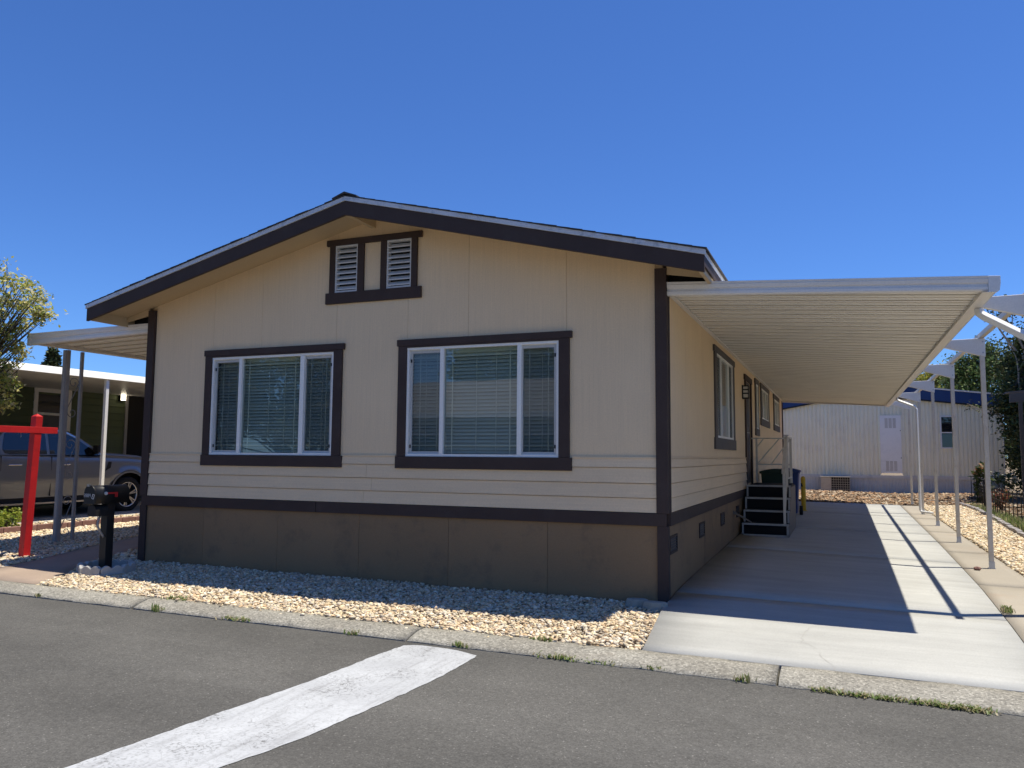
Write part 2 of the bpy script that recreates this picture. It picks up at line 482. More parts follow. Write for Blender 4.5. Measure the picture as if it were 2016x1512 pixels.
gx = [-900, -300, -100, -40, -20] + rng(-14, 22, 73) + [30, 60, 150, 400, 900]
gy = [-900, -300, -100, -45, -20, -9, -5, -2.31, -2.29, -1.88] + rng(-1.5, 28, 60) + [40, 60, 120, 300, 900]
def zbase(x, y):
    xx, yy = min(max(x, -14), 16), min(max(y, -14), 26)
    if yy < -1.88: return zroad(xx) - .06
    return (zdrive(xx, yy) if xx > 7.3 else zleft(xx, yy)) - .07
sheet('ground', gx, gy, zbase, M['soil'], kind='structure')

# road with its worn stripe
road = sheet('road', [-60, -20, -5] + rng(-4, 18, 12) + [30, 70], [-14, -9] + rng(-8.5, -2.24, 8), lambda x, y: zroad(min(max(x, -14), 16)), M['asphalt'], kind='structure')
K = 1.0135
st = [(5.371,-5.382),(5.45,-4.5),(5.537,-3.682),(5.56,-3.2),(5.569,-2.825),(5.607,-2.458),(5.68,-2.405),(5.76,-2.39),(5.9,-2.392),(6.03,-2.402),(6.16,-2.44),(6.297,-2.497),(6.31,-2.85),(6.307,-3.201),(6.26,-3.8),(6.182,-4.538),(6.064,-5.079)]
st = [(9+(x-9)*K, -8.352+(y+8.352)*K) for x, y in st]
# carry both long edges on towards the camera, out of the frame
st = [(5.12, -8.0), (5.2, -7.0)] + st + [(5.86, -6.2), (5.7, -7.2), (5.62, -8.0)]
b = MB()
L_ = st[:8]; Rr = st[8:][::-1]
def resample(pl, n):
    d = [0]
    for i in range(1, len(pl)): d.append(d[-1]+math.dist(pl[i-1], pl[i]))
    return [(pw(t, d, [p[0] for p in pl]), pw(t, d, [p[1] for p in pl])) for t in rng(0, d[-1], n)]
A_, B_ = resample(L_, 90), resample(Rr, 90)
rj = random.Random(3)
for i in range(90):
    for k in range(5):
        x, y = lerp(A_[i][0], B_[i][0], k/4), lerp(A_[i][1], B_[i][1], k/4)
        if k in (0, 4): x += rj.uniform(-.008, .008)
        b.v.append((x, y, zroad(x)+.004))
for i in range(89):
    for k in range(4): b.f.append((i*5+k, i*5+k+1, i*5+k+6, i*5+k+5)); b.sm.append(False)
b.build('painted_stripe', M['road_paint'], road, label='worn white painted stripe with cracked paint')

# kerb of cast lengths with open joints
kerb = empty('kerb', kind='structure')
jx = [-9.7, -6.7, -3.7, -.75, 2.3, 5.5, 8.53, 11.6, 14.6, 17.6]
for i in range(len(jx)-1):
    x0, x1 = jx[i]+.009, jx[i+1]-.009
    b = MB(); n = 28; rows = []
    for k in range(n):
        x = lerp(x0, x1, k/(n-1)); w = rj.uniform(-.02, .02); z = zkerb(x)+rj.uniform(-.004, .004)
        yo = -2.215-.012*max(0, x-5)+rj.uniform(-.016, .016)
        rows.append([(x, -1.885, z-.15), (x, -1.885, z+.002), (x, -2.02, z+.004), (x, yo+.06, zroad(x)+.028+w*.3), (x, yo, zroad(x)+.004), (x, yo, z-.2)])
    for r_ in rows: b.v += r_
    for k in range(n-1):
        for q in range(5): b.f.append((k*6+q, k*6+q+1, k*6+q+7, k*6+q+6)); b.sm.append(q in (1, 2, 3))
    b.f.append(tuple(range(6))); b.f.append(tuple((n-1)*6+q for q in range(6))[::-1]); b.sm += [False, False]
    b.build('kerb_slab', M['kerb_agg'], kerb)

# driveway slabs, control joints between them
drive = empty('driveway', kind='structure')
dj = [-1.88, .42, 4.4, 8.4, 12.6, 17.05]
def drive_r(y): return pw(y, [-2, -.5, 2.3, 7, 17.1], [10.33, 10.36, 10.44, 10.48, 10.50])
def slab(parent, name, mat, y0, y1, xl, xr, zf, n=10, mm=6, th=.10):
    b = MB()
    for k in range(n):
        y = lerp(y0, y1, k/(n-1))
        for q in range(mm):
            x = lerp(xl(y), xr(y), q/(mm-1)); b.v.append((x, y, zf(x, y)))
    for k in range(n-1):
        for q in range(mm-1): b.f.append((k*mm+q, k*mm+q+1, (k+1)*mm+q+1, (k+1)*mm+q)); b.sm.append(True)
    ring = [q for q in range(mm)] + [k*mm+mm-1 for k in range(1, n)] + [(n-1)*mm+q for q in range(mm-2, -1, -1)] + [k*mm for k in range(n-2, 0, -1)]
    o = len(b.v)
    for i in ring: v = b.v[i]; b.v.append((v[0], v[1], v[2]-th))
    for i in range(len(ring)): b.f.append((ring[i], ring[(i+1) % len(ring)], o+(i+1) % len(ring), o+i)[::-1]); b.sm.append(False)
    return b.build(name, mat, parent)
for i in range(5):
    slab(drive, 'concrete_slab', M['drive'], dj[i]+.005, dj[i+1]-.005, lambda y: 7.315 if y > -.25 else pw(y, [-1.9, -.25], [7.47, 7.31]), lambda y: drive_r(y)-.006, zdrive)
strip = empty('post_strip', kind='structure')
sj = [-1.88, 2.6, 5.9, 9.2, 12.4, 17.05]
for i in range(5):
    slab(strip, 'concrete_slab', M['strip'], sj[i]+.004, sj[i+1]-.004, lambda y: drive_r(y)+.008, lambda y: pw(y, [-2, 4, 9, 17], [11.12, 11.08, 11.02, 11.02]), lambda x, y: zdrive(x, y)-.008)
# hairline cracks in the front slab, cut as thin dark slivers would be: laid as narrow joints
def crack(parent, pts, w, zf):
    b = MB()
    pr = []
    for i, (x, y) in enumerate(pts):
        a = pts[max(i-1, 0)]; c = pts[min(i+1, len(pts)-1)]
        d = Vector((c[0]-a[0], c[1]-a[1])).normalized(); nn = Vector((-d.y, d.x))*(w*rj.uniform(.4, 1.2))
        pr.append(((x+nn.x, y+nn.y, zf(x, y)+.003), (x-nn.x, y-nn.y, zf(x, y)+.003)))
    for a, c in pr: b.v += [a, c]
    for i in range(len(pr)-1): b.f.append((i*2, i*2+1, i*2+3, i*2+2)); b.sm.append(False)
    return b.build('crack', M['crack'], parent)
def wiggle(p, q, n, amp):
    return [(lerp(p[0], q[0], i/n)+rj.uniform(-amp, amp), lerp(p[1], q[1], i/n)+rj.uniform(-amp, amp)*.4) for i in range(n+1)]
crack(drive, wiggle((8.93, -1.85), (8.72, -1.2), 9, .03)+wiggle((8.62, -1.15), (8.72, -.55), 8, .03), .0013, zdrive)
crack(drive, wiggle((10.0, 1.3), (9.86, 1.9), 8, .03), .0012, zdrive)

# left concrete walk and the neighbour's driveway
wl = [(-.95, -1.88), (-1.08, -1.1), (-1.3, -.3), (-1.75, .72), (-2.2, 2.1), (-2.45, 4), (-2.6, 7)]
wr = [(.46, -1.88), (.2, -1.31), (-.34, -.68), (-.62, 0), (-1.0, .96), (-1.25, 2.4), (-1.5, 7)]
slab(None, 'walkway', M['walk'], -1.88, 7, lambda y: pw(y, [p[1] for p in wl], [p[0] for p in wl]), lambda y: pw(y, [p[1] for p in wr], [p[0] for p in wr]), zleft, 26, 5)['kind'] = 'structure'
nd = slab(None, 'neighbour_driveway', M['nb_drive'], -1.88, 16, lambda y: -9.0, lambda y: -5.12, lambda x, y: zleft(x, y)+.015, 14, 6, .12)
nd['kind'] = 'structure'

# beds under the stones
def zgrav(x, y): return zleft(x, y) if x < 7.4 else zdrive(x, y)
sheet('gravel_bed_base', rng(-.9, 7.42, 30), rng(-1.88, .03, 9), lambda x, y: zgrav(min(x, 7.29), y)-.025, M['soil'], kind='structure', inside=lambda x, y: x > pw(y, [p[1] for p in wr], [p[0] for p in wr]))
sheet('mulch_ground', rng(5.5, 14.5, 28), rng(17.06, 25, 24), lambda x, y: zdrive(x, y)+.12*math.exp(-((y-20.5)/2.2)**2)+.05*math.sin(x*1.3+y)*.4, M['soil'], kind='structure')

# ---- stones, chips: real geometry, one mass each
phi = (1+5**.5)/2
ICO = np.array([(-1,phi,0),(1,phi,0),(-1,-phi,0),(1,-phi,0),(0,-1,phi),(0,1,phi),(0,-1,-phi),(0,1,-phi),(phi,0,-1),(phi,0,1),(-phi,0,-1),(-phi,0,1)], float)
ICO /= np.linalg.norm(ICO[0])
IF = np.array([(0,11,5),(0,5,1),(0,1,7),(0,7,10),(0,10,11),(1,5,9),(5,11,4),(11,10,2),(10,7,6),(7,1,8),(3,9,4),(3,4,2),(3,2,6),(3,6,8),(3,8,9),(4,9,5),(2,4,11),(6,2,10),(8,6,7),(9,8,1)])
def rot_rand(n, tilt=None):
    q = RNG.normal(size=(n, 4))
    if tilt is not None:
        a = RNG.uniform(0, 2*np.pi, n); t = np.abs(RNG.normal(0, tilt, n)); b_ = RNG.uniform(0, 2*np.pi, n)
        ax = np.stack([np.cos(b_), np.sin(b_), 0*b_], 1)*np.sin(t/2)[:, None]
        q1 = np.concatenate([np.cos(t/2)[:, None], ax], 1)
        q2 = np.stack([np.cos(a/2), 0*a, 0*a, np.sin(a/2)], 1)
        w1, x1, y1, z1 = q1.T; w2, x2, y2, z2 = q2.T
        q = np.stack([w1*w2-x1*x2-y1*y2-z1*z2, w1*x2+x1*w2+y1*z2-z1*y2, w1*y2-x1*z2+y1*w2+z1*x2, w1*z2+x1*y2-y1*x2+z1*w2], 1)
    q /= np.linalg.norm(q, axis=1)[:, None]
    w, x, y, z = q.T
    return np.stack([np.stack([1-2*(y*y+z*z), 2*(x*y-z*w), 2*(x*z+y*w)], -1), np.stack([2*(x*y+z*w), 1-2*(x*x+z*z), 2*(y*z-x*w)], -1), np.stack([2*(x*z-y*w), 2*(y*z+x*w), 1-2*(x*x+y*y)], -1)], 1)
PAL = np.array([(.62,.56,.45),(.68,.63,.54),(.58,.47,.31),(.52,.36,.20),(.66,.58,.40),(.46,.43,.39),(.72,.69,.63),(.55,.42,.30),(.40,.30,.22),(.62,.52,.36)])
PAL = np.array([1.13, 1.07, .94])*(.72*PAL+.28*np.array([.62, .56, .47]))
def stones(name, P, size, mat, pal=PAL, flat=(.55, .95), **props):
    n = len(P)
    S = np.stack([RNG.uniform(.8, 1.35, n), RNG.uniform(.6, 1.0, n), RNG.uniform(*flat, n)*.7], 1)*(size*RNG.uniform(.3, 1.35, n)**.9*1.25)[:, None]
    V = ICO[None]*RNG.uniform(.78, 1.22, (n, 12, 1))*S[:, None, :]
    V = np.einsum('nij,nkj->nki', rot_rand(n, .5), V)+P[:, None, :]
    F = (IF[None]+(np.arange(n)*12)[:, None, None]).reshape(-1, 3)
    c = pal[RNG.integers(0, len(pal), n)]*RNG.uniform(.62, 1.15, (n, 1))
    me = np_mesh(name, V.reshape(-1, 3), F, np.repeat(c, 12, 0))
    return link(name, me, mat, **props)
def scatter(x0, x1, y0, y1, dens, zf, inside=None, lift=.0):
    n = int((x1-x0)*(y1-y0)*dens)
    x = RNG.uniform(x0, x1, n); y = RNG.uniform(y0, y1, n)
    P = []
    for a, c in zip(x, y):
        if inside and not inside(a, c): continue
        P.append((a, c, zf(a, c)+lift+RNG.uniform(-.022, .014)))
    return np.array(P)
wrf = lambda y: pw(y, [p[1] for p in wr], [p[0] for p in wr])
wlf = lambda y: pw(y, [p[1] for p in wl], [p[0] for p in wl])
def bump_z(x, y): return zgrav(min(x, 7.29), y)+.012*math.sin(x*2.7+1)*math.sin(y*3.1)
in_front = lambda x, y: x > wrf(y)+.03 and x < (7.30 if y > -.3 else pw(y, [-1.9, -.25], [7.45, 7.30])) and not (y > -.03 and x > -.02) and math.hypot(x-.42, y+.93) > .12
stones('gravel', scatter(-1.0, 7.46, -1.90, .02, 2500, bump_z, in_front), .0195, M['gravel'], flat=(.4, .75), kind='stuff', label='pale tan gravel filling the bed before the house front', category='gravel')
stones('gravel', scatter(.6, 7.4, -2.02, -1.89, 55, lambda x, y: zkerb(x)+.018), .014, M['gravel'], kind='stuff', label='stray gravel stones spilled on the kerb', category='gravel')
stones('gravel', scatter(-1.5, .0, .0, 6, 550, lambda x, y: zleft(x, y), lambda x, y: x > wrf(y)+.03 and x < -.03), .032, M['gravel'], kind='stuff', label='gravel strip between the walkway and the left house wall', category='gravel')
stones('gravel', scatter(-4.05, -.9, -1.88, 7, 1300, lambda x, y: zleft(x, y), lambda x, y: x < wlf(y)-.03), .023, M['gravel'], kind='stuff', label='gravel bed around the red sign post and grey awning posts', category='gravel')
edg = [(11.9, -1.9), (11.95, 4), (12.0, 8.6), (12.17, 13.1), (12.2, 15.7), (12.1, 17.6), (11.6, 18.3), (11.1, 18.5)]
def edx(y): return pw(y, [p[1] for p in edg[:6]], [p[0] for p in edg[:6]])
stones('gravel', scatter(11.0, 12.3, 2.0, 17.6, 1000, lambda x, y: zdrive(x, y), lambda x, y: pw(y, [-2, 4, 9, 17], [11.13, 11.09, 11.03, 11.03]) < x < edx(y)-.03), .026, M['gravel'], kind='stuff', label='pale gravel bed between the carport posts and the curved edging', category='gravel')
sheet('right_gravel_base', rng(11.0, 15, 8), rng(-1.88, 18, 20), lambda x, y: zdrive(x, y)-.028, M['soil'], kind='structure')
MUL = np.array([(.30,.20,.12),(.38,.26,.16),(.22,.15,.10),(.46,.34,.22),(.42,.24,.12),(.52,.44,.32),(.18,.12,.08)])
zm = lambda x, y: zdrive(x, y)+.12*math.exp(-((y-20.5)/2.2)**2)+.05*math.sin(x*1.3+y)*.4
stones('bark_mulch', scatter(7.2, 13.6, 17.1, 23.7, 330, zm), .045, M['chips'], MUL, (.25, .5), kind='stuff', label='brown bark and stone mulch before the cream back house', category='mulch')
stones('leaf_litter', scatter(12.3, 16, 6, 19, 120, lambda x, y: zdrive(x, y)-.02), .035, M['chips'], MUL*.8, (.2, .4), kind='stuff', label='dry brown litter behind the low iron fence', category='litter')

# ================================================================== the main house
CX, SL = W/2, .2465
house = thing('mobile_home', 'tan single storey home with dark brown trim and low gable roof', 'house')
HD = 18.1
def top_soffit(x): return 4.445-SL*abs(x-CX)

def rect_minus(u0, u1, z0, ztop, holes):
    """pieces (u0,u1,zlo,zhi or 'top') of a strip with rectangular openings"""
    cuts = sorted({u0, u1, *[c for h in holes for c in h[:2] if u0 < c < u1]})
    out = []
    for a, c in zip(cuts, cuts[1:]):
        zs = z0
        for h in sorted([h for h in holes if h[0] < (a+c)/2 < h[1]], key=lambda h: h[2]):
            if h[2] > zs: out.append((a, c, zs, h[2]))
            zs = max(zs, h[3])
        out.append((a, c, zs, None))
    return out
def gable_piece(b, a, c, lo, hi, y0, y1):
    if hi is not None: b.box(a, c, y0, y1, lo, hi); return
    pts = [(a, lo), (c, lo), (c, top_soffit(c))]
    if a < CX < c: pts.append((CX, top_soffit(CX)))
    pts.append((a, top_soffit(a)))
    b.prism(pts, 'xz', y0, y1)

ZH, ZS, ZF0, ZF1 = 2.891, 1.341, 1.484, 2.791
WIN = [dict(h=(1.025, 3.275), f=(1.156, 3.120), mull=(1.61, 1.66, 2.602, 2.665)), dict(h=(4.039, 6.268), f=(4.174, 6.113), mull=(4.621, 4.671, 5.609, 5.662))]
VENT = dict(h=(2.973, 4.352), s=(2.970, 4.351), zh=(4.149, 4.227), zs=(3.397, 3.543), p=((3.101, 3.438), (3.859, 4.210)))
fholes = [(w['f'][0], w['f'][1], ZF0, ZF1) for w in WIN] + [(p[0], p[1], 3.543, 4.149) for p in VENT['p']]
# core behind the sheets
core = MB()
for a, c, lo, hi in rect_minus(0.02, W-.02, .05, None, fholes): gable_piece(core, a, c, lo, hi, .014, .075)
core.build('wall_core', M['wall'], house)
pj = [.1, 1.143, 1.954, 3.133, 4.165, 4.98, 6.194, W-.1]
for a, c in zip(pj, pj[1:]):
    b = MB()
    for p in rect_minus(a+.0014, c-.0014, 1.47, None, fholes): gable_piece(b, *p, 0, .016)
    b.build('wall_panel', M['wall'], house)
# lap boards on the front: butt joints near the middle
LZ = [.914, 1.066, 1.220, 1.385, 1.482]
lapj = [3.60, 3.71, 3.635, None]
def lap_x(b, x0, x1, z0, z1):
    b.prism([(-.026, z0), (-.013, z1), (.014, z1), (.014, z0)], 'yz', x0, x1)
for i in range(4):
    segs = [(.1, W-.1)] if lapj[i] is None else [(.1, lapj[i]-.0015), (lapj[i]+.0015, W-.1)]
    for a, c in segs:
        b = MB()
        if i == 3:   # top course stops at the window aprons
            for q0, q1 in ((max(a, .1), 1.03), (3.28, 4.035), (6.27, c)):
                b = MB(); lap_x(b, q0, q1, LZ[i]+.002, LZ[i+1]); b.build('siding_board', M['lap'], house)
                b = MB(); b.box(q0, q1, -.022, .0, 1.483, 1.497); b.build('siding_cap', M['lap'], house)
            continue
        else: lap_x(b, a, c, LZ[i]+.003, LZ[i+1]-.004)
        b.build('siding_board', M['lap'], house)

# skirt sheets and trims, front
kj = [.09] + [1.102+1.2192*k for k in range(5)] + [W-.09]
for a, c in zip(kj, kj[1:]):
    b = MB(); b.box(a+.002, c-.002, -.004, .012, -.12, .785); b.build('skirt_panel', M['skirt'], house)
b = MB(); b.box(.0, 2.912, -.034, .012, .779, .912); b.build('belt_trim', M['trim'], house, .003)
b = MB(); b.box(2.921, W, -.034, .012, .779, .912); b.build('belt_trim', M['trim'], house, .003)
b = MB(); b.box(2.905, 2.928, -.012, .012, .79, .905); b.build('belt_joint', M['white'], house)
for x0, x1, ex in ((-.028, .095, 0), (W-.098, W+.026, 0)):
    b = MB(); b.box(x0, x1, -.040, .06, .912, 3.51); b.build('corner_trim', M['trim'], house, .003)
    b = MB(); b.box(x0+.004, x1-.004, -.030, .06, -.12, .779); b.build('corner_trim', M['trim'], house, .003)

# windows on the front
def slat_mesh(x0, x1, w=.048, tilt=58):
    b = MB(); t = R(tilt); pts = []
    for k in range(5):
        u = (k/4-.5)*w; c = .003*(1-(2*k/4-1)**2)
        pts.append((u*math.cos(t)-c*math.sin(t), -u*math.sin(t)*-1-c*math.cos(t)*-1))
    pts2 = [(p[0]+.0012, p[1]+.0012) for p in pts[::-1]]
    b.prism(pts+pts2, 'yz', x0, x1)
    me = bpy.data.meshes.new('blind_slat'); me.from_pydata(b.v, [], b.f); me.materials.append(M['blind']); return me
def pane(name, parent, x0, x1, z0, z1, y, mat):
    b = MB(); b.add([(x0, y, z0), (x1, y, z0), (x1, y, z1), (x0, y, z1)], [(0, 1, 2, 3)])
    return b.build(name, mat, parent)
for wi, w in enumerate(WIN):
    f0, f1 = w['f']; m0, m1, m2, m3 = w['mull']; h0, h1 = w['h']
    b = MB(); t = .030
    b.box(f0, f1, -.020, .05, ZF1-t, ZF1); b.box(f0, f1, -.020, .05, ZF0, ZF0+t)
    b.box(f0, f0+t, -.018, .05, ZF0+t, ZF1-t); b.box(f1-t, f1, -.018, .05, ZF0+t, ZF1-t)
    b.box(m0, m1, -.016, .05, ZF0+t, ZF1-t); b.box(m2, m3, -.016, .05, ZF0+t, ZF1-t)
    win = b.build('window', M['white'], house, .002, label='wide three-part window with white frame and closed blinds')
    # sliding sashes left and right, set back
    for a, c, outer in ((f0+t, m0, 0), (m3, f1-t, 1)):
        b = MB(); s = .034
        b.box(a, c, .006, .03, ZF1-t-.04, ZF1-t); b.box(a, c, .006, .03, ZF0+t, ZF0+t+.03)
        if outer: b.box(c-s, c, .007, .03, ZF0+t+.03, ZF1-t-.04); b.box(a, a+.012, .007, .03, ZF0+t+.03, ZF1-t-.04)
        else: b.box(a, a+s, .007, .03, ZF0+t+.03, ZF1-t-.04); b.box(c-.012, c, .007, .03, ZF0+t+.03, ZF1-t-.04)
        b.build('sash', M['white'], win)
        lx = c-s*.62 if outer else a+s*.62
        for z in (ZF0+.12, ZF1-.16): b = MB(); b.box(lx-.007, lx+.007, -.004, .008, z-.020, z+.020); b.build('latch', M['black'], win)
        pane('pane', win, a+.01, c-.01, ZF0+t+.02, ZF1-t-.03, .024, M['glass'])
        pane('insect_screen', win, a+.002, c-.002, ZF0+t+.004, ZF1-t-.004, .004, M['screen'])
        gx_ = (a+s+.10, c-.055) if not outer else (a+.085, c-s-.075)
        b = MB()
        for x in gx_: b.box(x-.006, x+.006, .027, .031, ZF0+t, ZF1-t-.03)
        for z in (2.662, 1.612): b.box(a+.02, c-.02, .0275, .0315, z-.006, z+.006)
        b.build('grille_bar', M['white'], win)
    pane('pane', win, m1, m2, ZF0+t-.005, ZF1-t+.005, .020, M['glass'])
    b = MB()
    for x in (m1+.10, m2-.10): b.box(x-.007, x+.007, .023, .028, ZF0+t, ZF1-t)
    for z in (2.672, 1.612): b.box(m1, m2, .0235, .0285, z-.007, z+.007)
    b.build('grille_bar', M['white'], win)
    # blind: head rail, slats, ladder cords
    b = MB(); b.box(f0+.03, f1-.03, .075, .125, ZF1-.075, ZF1-.02); b.build('blind_rail', M['blind'], win)
    sm = slat_mesh(f0+.03, f1-.03)
    nz = 29; 
    for k in range(nz):
        o = bpy.data.objects.new('blind_slat', sm); COL.objects.link(o); o.parent = win
        o.location = (0, .10+random.uniform(-.002, .002), ZF1-.10-k*.0425)
        o.rotation_euler = (R(random.uniform(-6, 6)), 0, 0)
    b = MB()
    for x in (lerp(m1, m2, .42), lerp(m1, m2, .69), lerp(f0, m0, .5), lerp(m3, f1, .5)): b.box(x-.004, x+.004, .066, .070, ZF0+.04, ZF1-.06)
    b.build('ladder_cord', M['blind'], win)
    b = MB(); b.box(f0, f1, .075, 1.3, ZF0-.02, ZF0); b.box(f0, f1, .0755, 1.3, ZF1, ZF1+.02); b.box(f0-.02, f0, .0765, 1.3, ZF0, ZF1); b.box(f1, f1+.02, .0765, 1.3, ZF0, ZF1); b.box(f0, f1, 1.3, 1.32, ZF0, ZF1)
    b.build('room', M['room'], win)
    b = MB(); b.box(h0, h1, -.040, -.001, ZF1+.022, ZH); b.build('head_trim', M['trim'], win, .003)
    b = MB(); b.box(h0+.018, f0, -.034, -.001, ZF0, ZF1+.020); b.build('side_trim', M['trim'], win, .003)
    b = MB(); b.box(f1, h1-.03, -.034, -.001, ZF0, ZF1+.020); b.build('side_trim', M['trim'], win, .003)
    b = MB(); b.box(f0, f1, -.0335, -.001, ZF1, ZF1+.020); b.build('head_filler', M['trim'], win)
    b = MB(); b.box(h0+.004, h1, -.040, -.001, ZS, ZF0-.001); b.build('apron_trim', M['trim'], win, .003)

# gable vents
b = MB(); b.box(2.970, 4.352, -.036, -.001, 3.400, 3.541)
gv = b.build('gable_vent', M['trim'], house, .003, label='pair of white louvred vents in a dark frame under the gable')
b = MB(); b.box(2.973, 4.352, -.038, -.001, 4.150, 4.227); b.build('head_trim', M['trim'], gv, .003)
for a, c in ((3.02, 3.101), (3.438, 3.53), (3.775, 3.859), (4.21, 4.29)):
    b = MB(); b.box(a, c, -.033, -.001, 3.541, 4.150); b.build('side_trim', M['trim'], gv, .003)
lm = None
for a, c in VENT['p']:
    b = MB(); t = .022
    b.box(a, c, -.020, .05, 3.543, 3.565); b.box(a, c, -.020, .05, 4.127, 4.149); b.box(a, a+t, -.019, .05, 3.565, 4.127); b.box(c-t, c, -.019, .05, 3.565, 4.127)
    b.build('louvre_frame', M['louver'], gv)
    for k in range(8):
        z = 3.575+k*.068
        b = MB(); b.prism([(-.018, z), (-.018, z+.014), (.046, z+.062), (.046, z+.050)], 'yz', a+t-.002, c-t+.002); b.build('louvre', M['louver'], gv)
    b = MB(); b.box(a, c, .06, .066, 3.55, 4.14); b.build('vent_back', M['void'], gv)

# side wall towards the carport (x = W)
SW = [dict(n='a', h=(3.44, 5.85), f=(3.69, 5.64), z=(1.62, 1.79, 3.06, 3.152)), dict(n='b', h=(9.42, 10.26), f=(9.62, 10.16), z=(1.975, 2.12, 3.11, 3.21)),
      dict(n='c', h=(10.67, 13.08), f=(10.92, 12.83), z=(2.245, 2.40, 3.12, 3.22)), dict(n='d', h=(14.5, 16.66), f=(14.75, 16.58), z=(2.25, 2.41, 3.13, 3.25))]
DOOR = (7.60, 8.50, 1.0, 3.0)
shole = [(s['f'][0], s['f'][1], s['z'][1], s['z'][2]) for s in SW] + [DOOR]
def ybox(b, a, c, lo, hi, x0, x1, ztop=3.5): b.box(x0, x1, a, c, lo, ztop if hi is None else hi)
b = MB()
for p in rect_minus(.08, HD, -.1, None, shole): ybox(b, *p, W-.075, W-.014)
b.build('wall_core', M['wall'], house)
yj = [.06] + [1.22*k for k in range(1, 15)] + [HD]
for a, c in zip(yj, yj[1:]):
    b = MB()
    for p in rect_minus(a+.002, c-.002, 1.47, None, shole): ybox(b, *p, W-.016, W)
    b.build('wall_panel', M['wall'], house)
lj = [4.9, 4.2, 5.6, None]
for i in range(4):
    cuts = [.06] + ([lj[i]] if lj[i] else []) + [7.48]
    runs = [(a+.001, c-.001) for a, c in zip(cuts, cuts[1:])] + [(8.62, 13.1), (13.103, HD)]
    for a, c in runs:
        b = MB(); b.prism([(W+.026, LZ[i]+.003), (W+.013, LZ[i+1]-.004), (W-.014, LZ[i+1]-.004), (W-.014, LZ[i]+.003)], 'xz', a, c); b.build('siding_board', M['lap'], house)
for a, c in ((.06, 7.48), (8.62, HD)):
    b = MB(); b.box(W-.01, W+.022, a, c, 1.483, 1.497); b.build('siding_cap', M['lap'], house)
for a, c in zip([.062, 2.4, 4.83, 7.27, 9.7, 12.1, 14.5], [2.4, 4.83, 7.27, 9.7, 12.1, 14.5, HD]):
    b = MB(); b.box(W-.012, W+.004, a+.002, c-.002, -.1, .785); b.build('skirt_panel', M['skirt'], house)
b = MB(); b.box(W-.012, W+.034, .062, HD, .779, .912); b.build('belt_trim', M['trim'], house, .003)
b = MB(); b.box(W-.06, W+.030, HD-.1, HD+.03, -.1, 3.4); b.build('corner_trim', M['trim'], house)
b = MB(); b.box(W-.06, W+.030, .061, .12, .912, 3.3); b.build('corner_trim', M['trim'], house)
for y in (.31, 2.2, 4.14, 6.03, 9.0, 11.5):
    b = MB(); b.box(W+.004, W+.016, y-.205, y-.175, .475, .665); b.box(W+.004, W+.016, y+.175, y+.205, .475, .665); b.box(W+.004, W+.016, y-.175, y+.175, .475, .50); b.box(W+.004, W+.016, y-.175, y+.175, .64, .665)
    v = b.build('skirt_vent', M['trim'], house)
    b = MB()
    for k in range(5): b.prism([(W+.014, .504+k*.028), (W+.006, .522+k*.028), (W+.005, .520+k*.028), (W+.012, .502+k*.028)], 'xz', y-.175, y+.175)
    b.build('vent_louvre', M['black'], v)
b = MB(); b.prism([(W+.004, .62), (W+.06, .58), (W+.30, .44), (W+.30, .425), (W+.05, .555), (W+.004, .56)], 'xz', 5.42, 5.47); b.build('skirt_stay', M['step_side'], house)
for s in SW:
    (h0, h1), (f0, f1), (s0, z0, z1, s1) = s['h'], s['f'], s['z']
    b = MB(); t = .034
    X0, X1 = W-.04, W+.016
    b.box(X0, X1, f0, f1, z1-t, z1); b.box(X0, X1, f0, f1, z0, z0+t); b.box(X0, X1-.001, f0, f0+t, z0+t, z1-t); b.box(X0, X1-.001, f1-t, f1, z0+t, z1-t)
    n3 = (f1-f0) > 1
    if n3:
        for q in (.27, .73): yy = lerp(f0, f1, q); b.box(X0, X1-.002, yy-.02, yy+.02, z0+t, z1-t)
    win = b.build('window', M['white'], house)
    b = MB(); b.add([(W-.01, f0+t, z0+t), (W-.01, f1-t, z0+t), (W-.01, f1-t, z1-t), (W-.01, f0+t, z1-t)], [(0, 1, 2, 3)]); b.build('pane', M['clear_glass'], win)
    if n3:
        for a, c in ((f0+t, lerp(f0, f1, .27)-.02), (lerp(f0, f1, .73)+.02, f1-t)):
            b = MB(); b.add([(W-.004, a, z0+t), (W-.004, c, z0+t), (W-.004, c, z1-t), (W-.004, a, z1-t)], [(0, 1, 2, 3)]); b.build('insect_screen', M['screen'], win)
            b = MB(); b.add([(W-.012, a, z0+t), (W-.012, c, z0+t), (W-.012, c, z1-t), (W-.012, a, z1-t)], [(0, 1, 2, 3)]); b.build('dark_pane', M['dark_glass'], win)
    b = MB()
    k = z0+.04
    while k < z1-.03:
        b.prism([(W-.09, k), (W-.088, k+.001), (W-.10, k+.046), (W-.102, k+.045)], 'xz', f0+.02, f1-.02); k += .0425
    b.build('blind', M['blind'], win, kind='stuff')
    b = MB(); b.box(W-1.2, W-.076, f0, f1, z0-.02, z0); b.box(W-1.2, W-.0765, f0, f1, z1, z1+.02); b.box(W-1.2, W-.077, f0-.02, f0, z0, z1); b.box(W-1.2, W-.077, f1, f1+.02, z0, z1); b.box(W-1.22, W-1.2, f0, f1, z0, z1); b.build('room', M['room'], win)
    b = MB(); b.box(W, W+.03, h0, h1, z1, s1); b.build('head_trim', M['plate'], win)
    b = MB(); b.box(W, W+.03, h0, h1, s0, z0-.001); b.build('apron_trim', M['plate'], win)
    b = MB(); b.box(W, W+.025, h0+.06, f0, z0, z1); b.build('side_trim', M['plate'], win)
    b = MB(); b.box(W, W+.025, f1, h1-.06, z0, z1); b.build('side_trim', M['plate'], win)
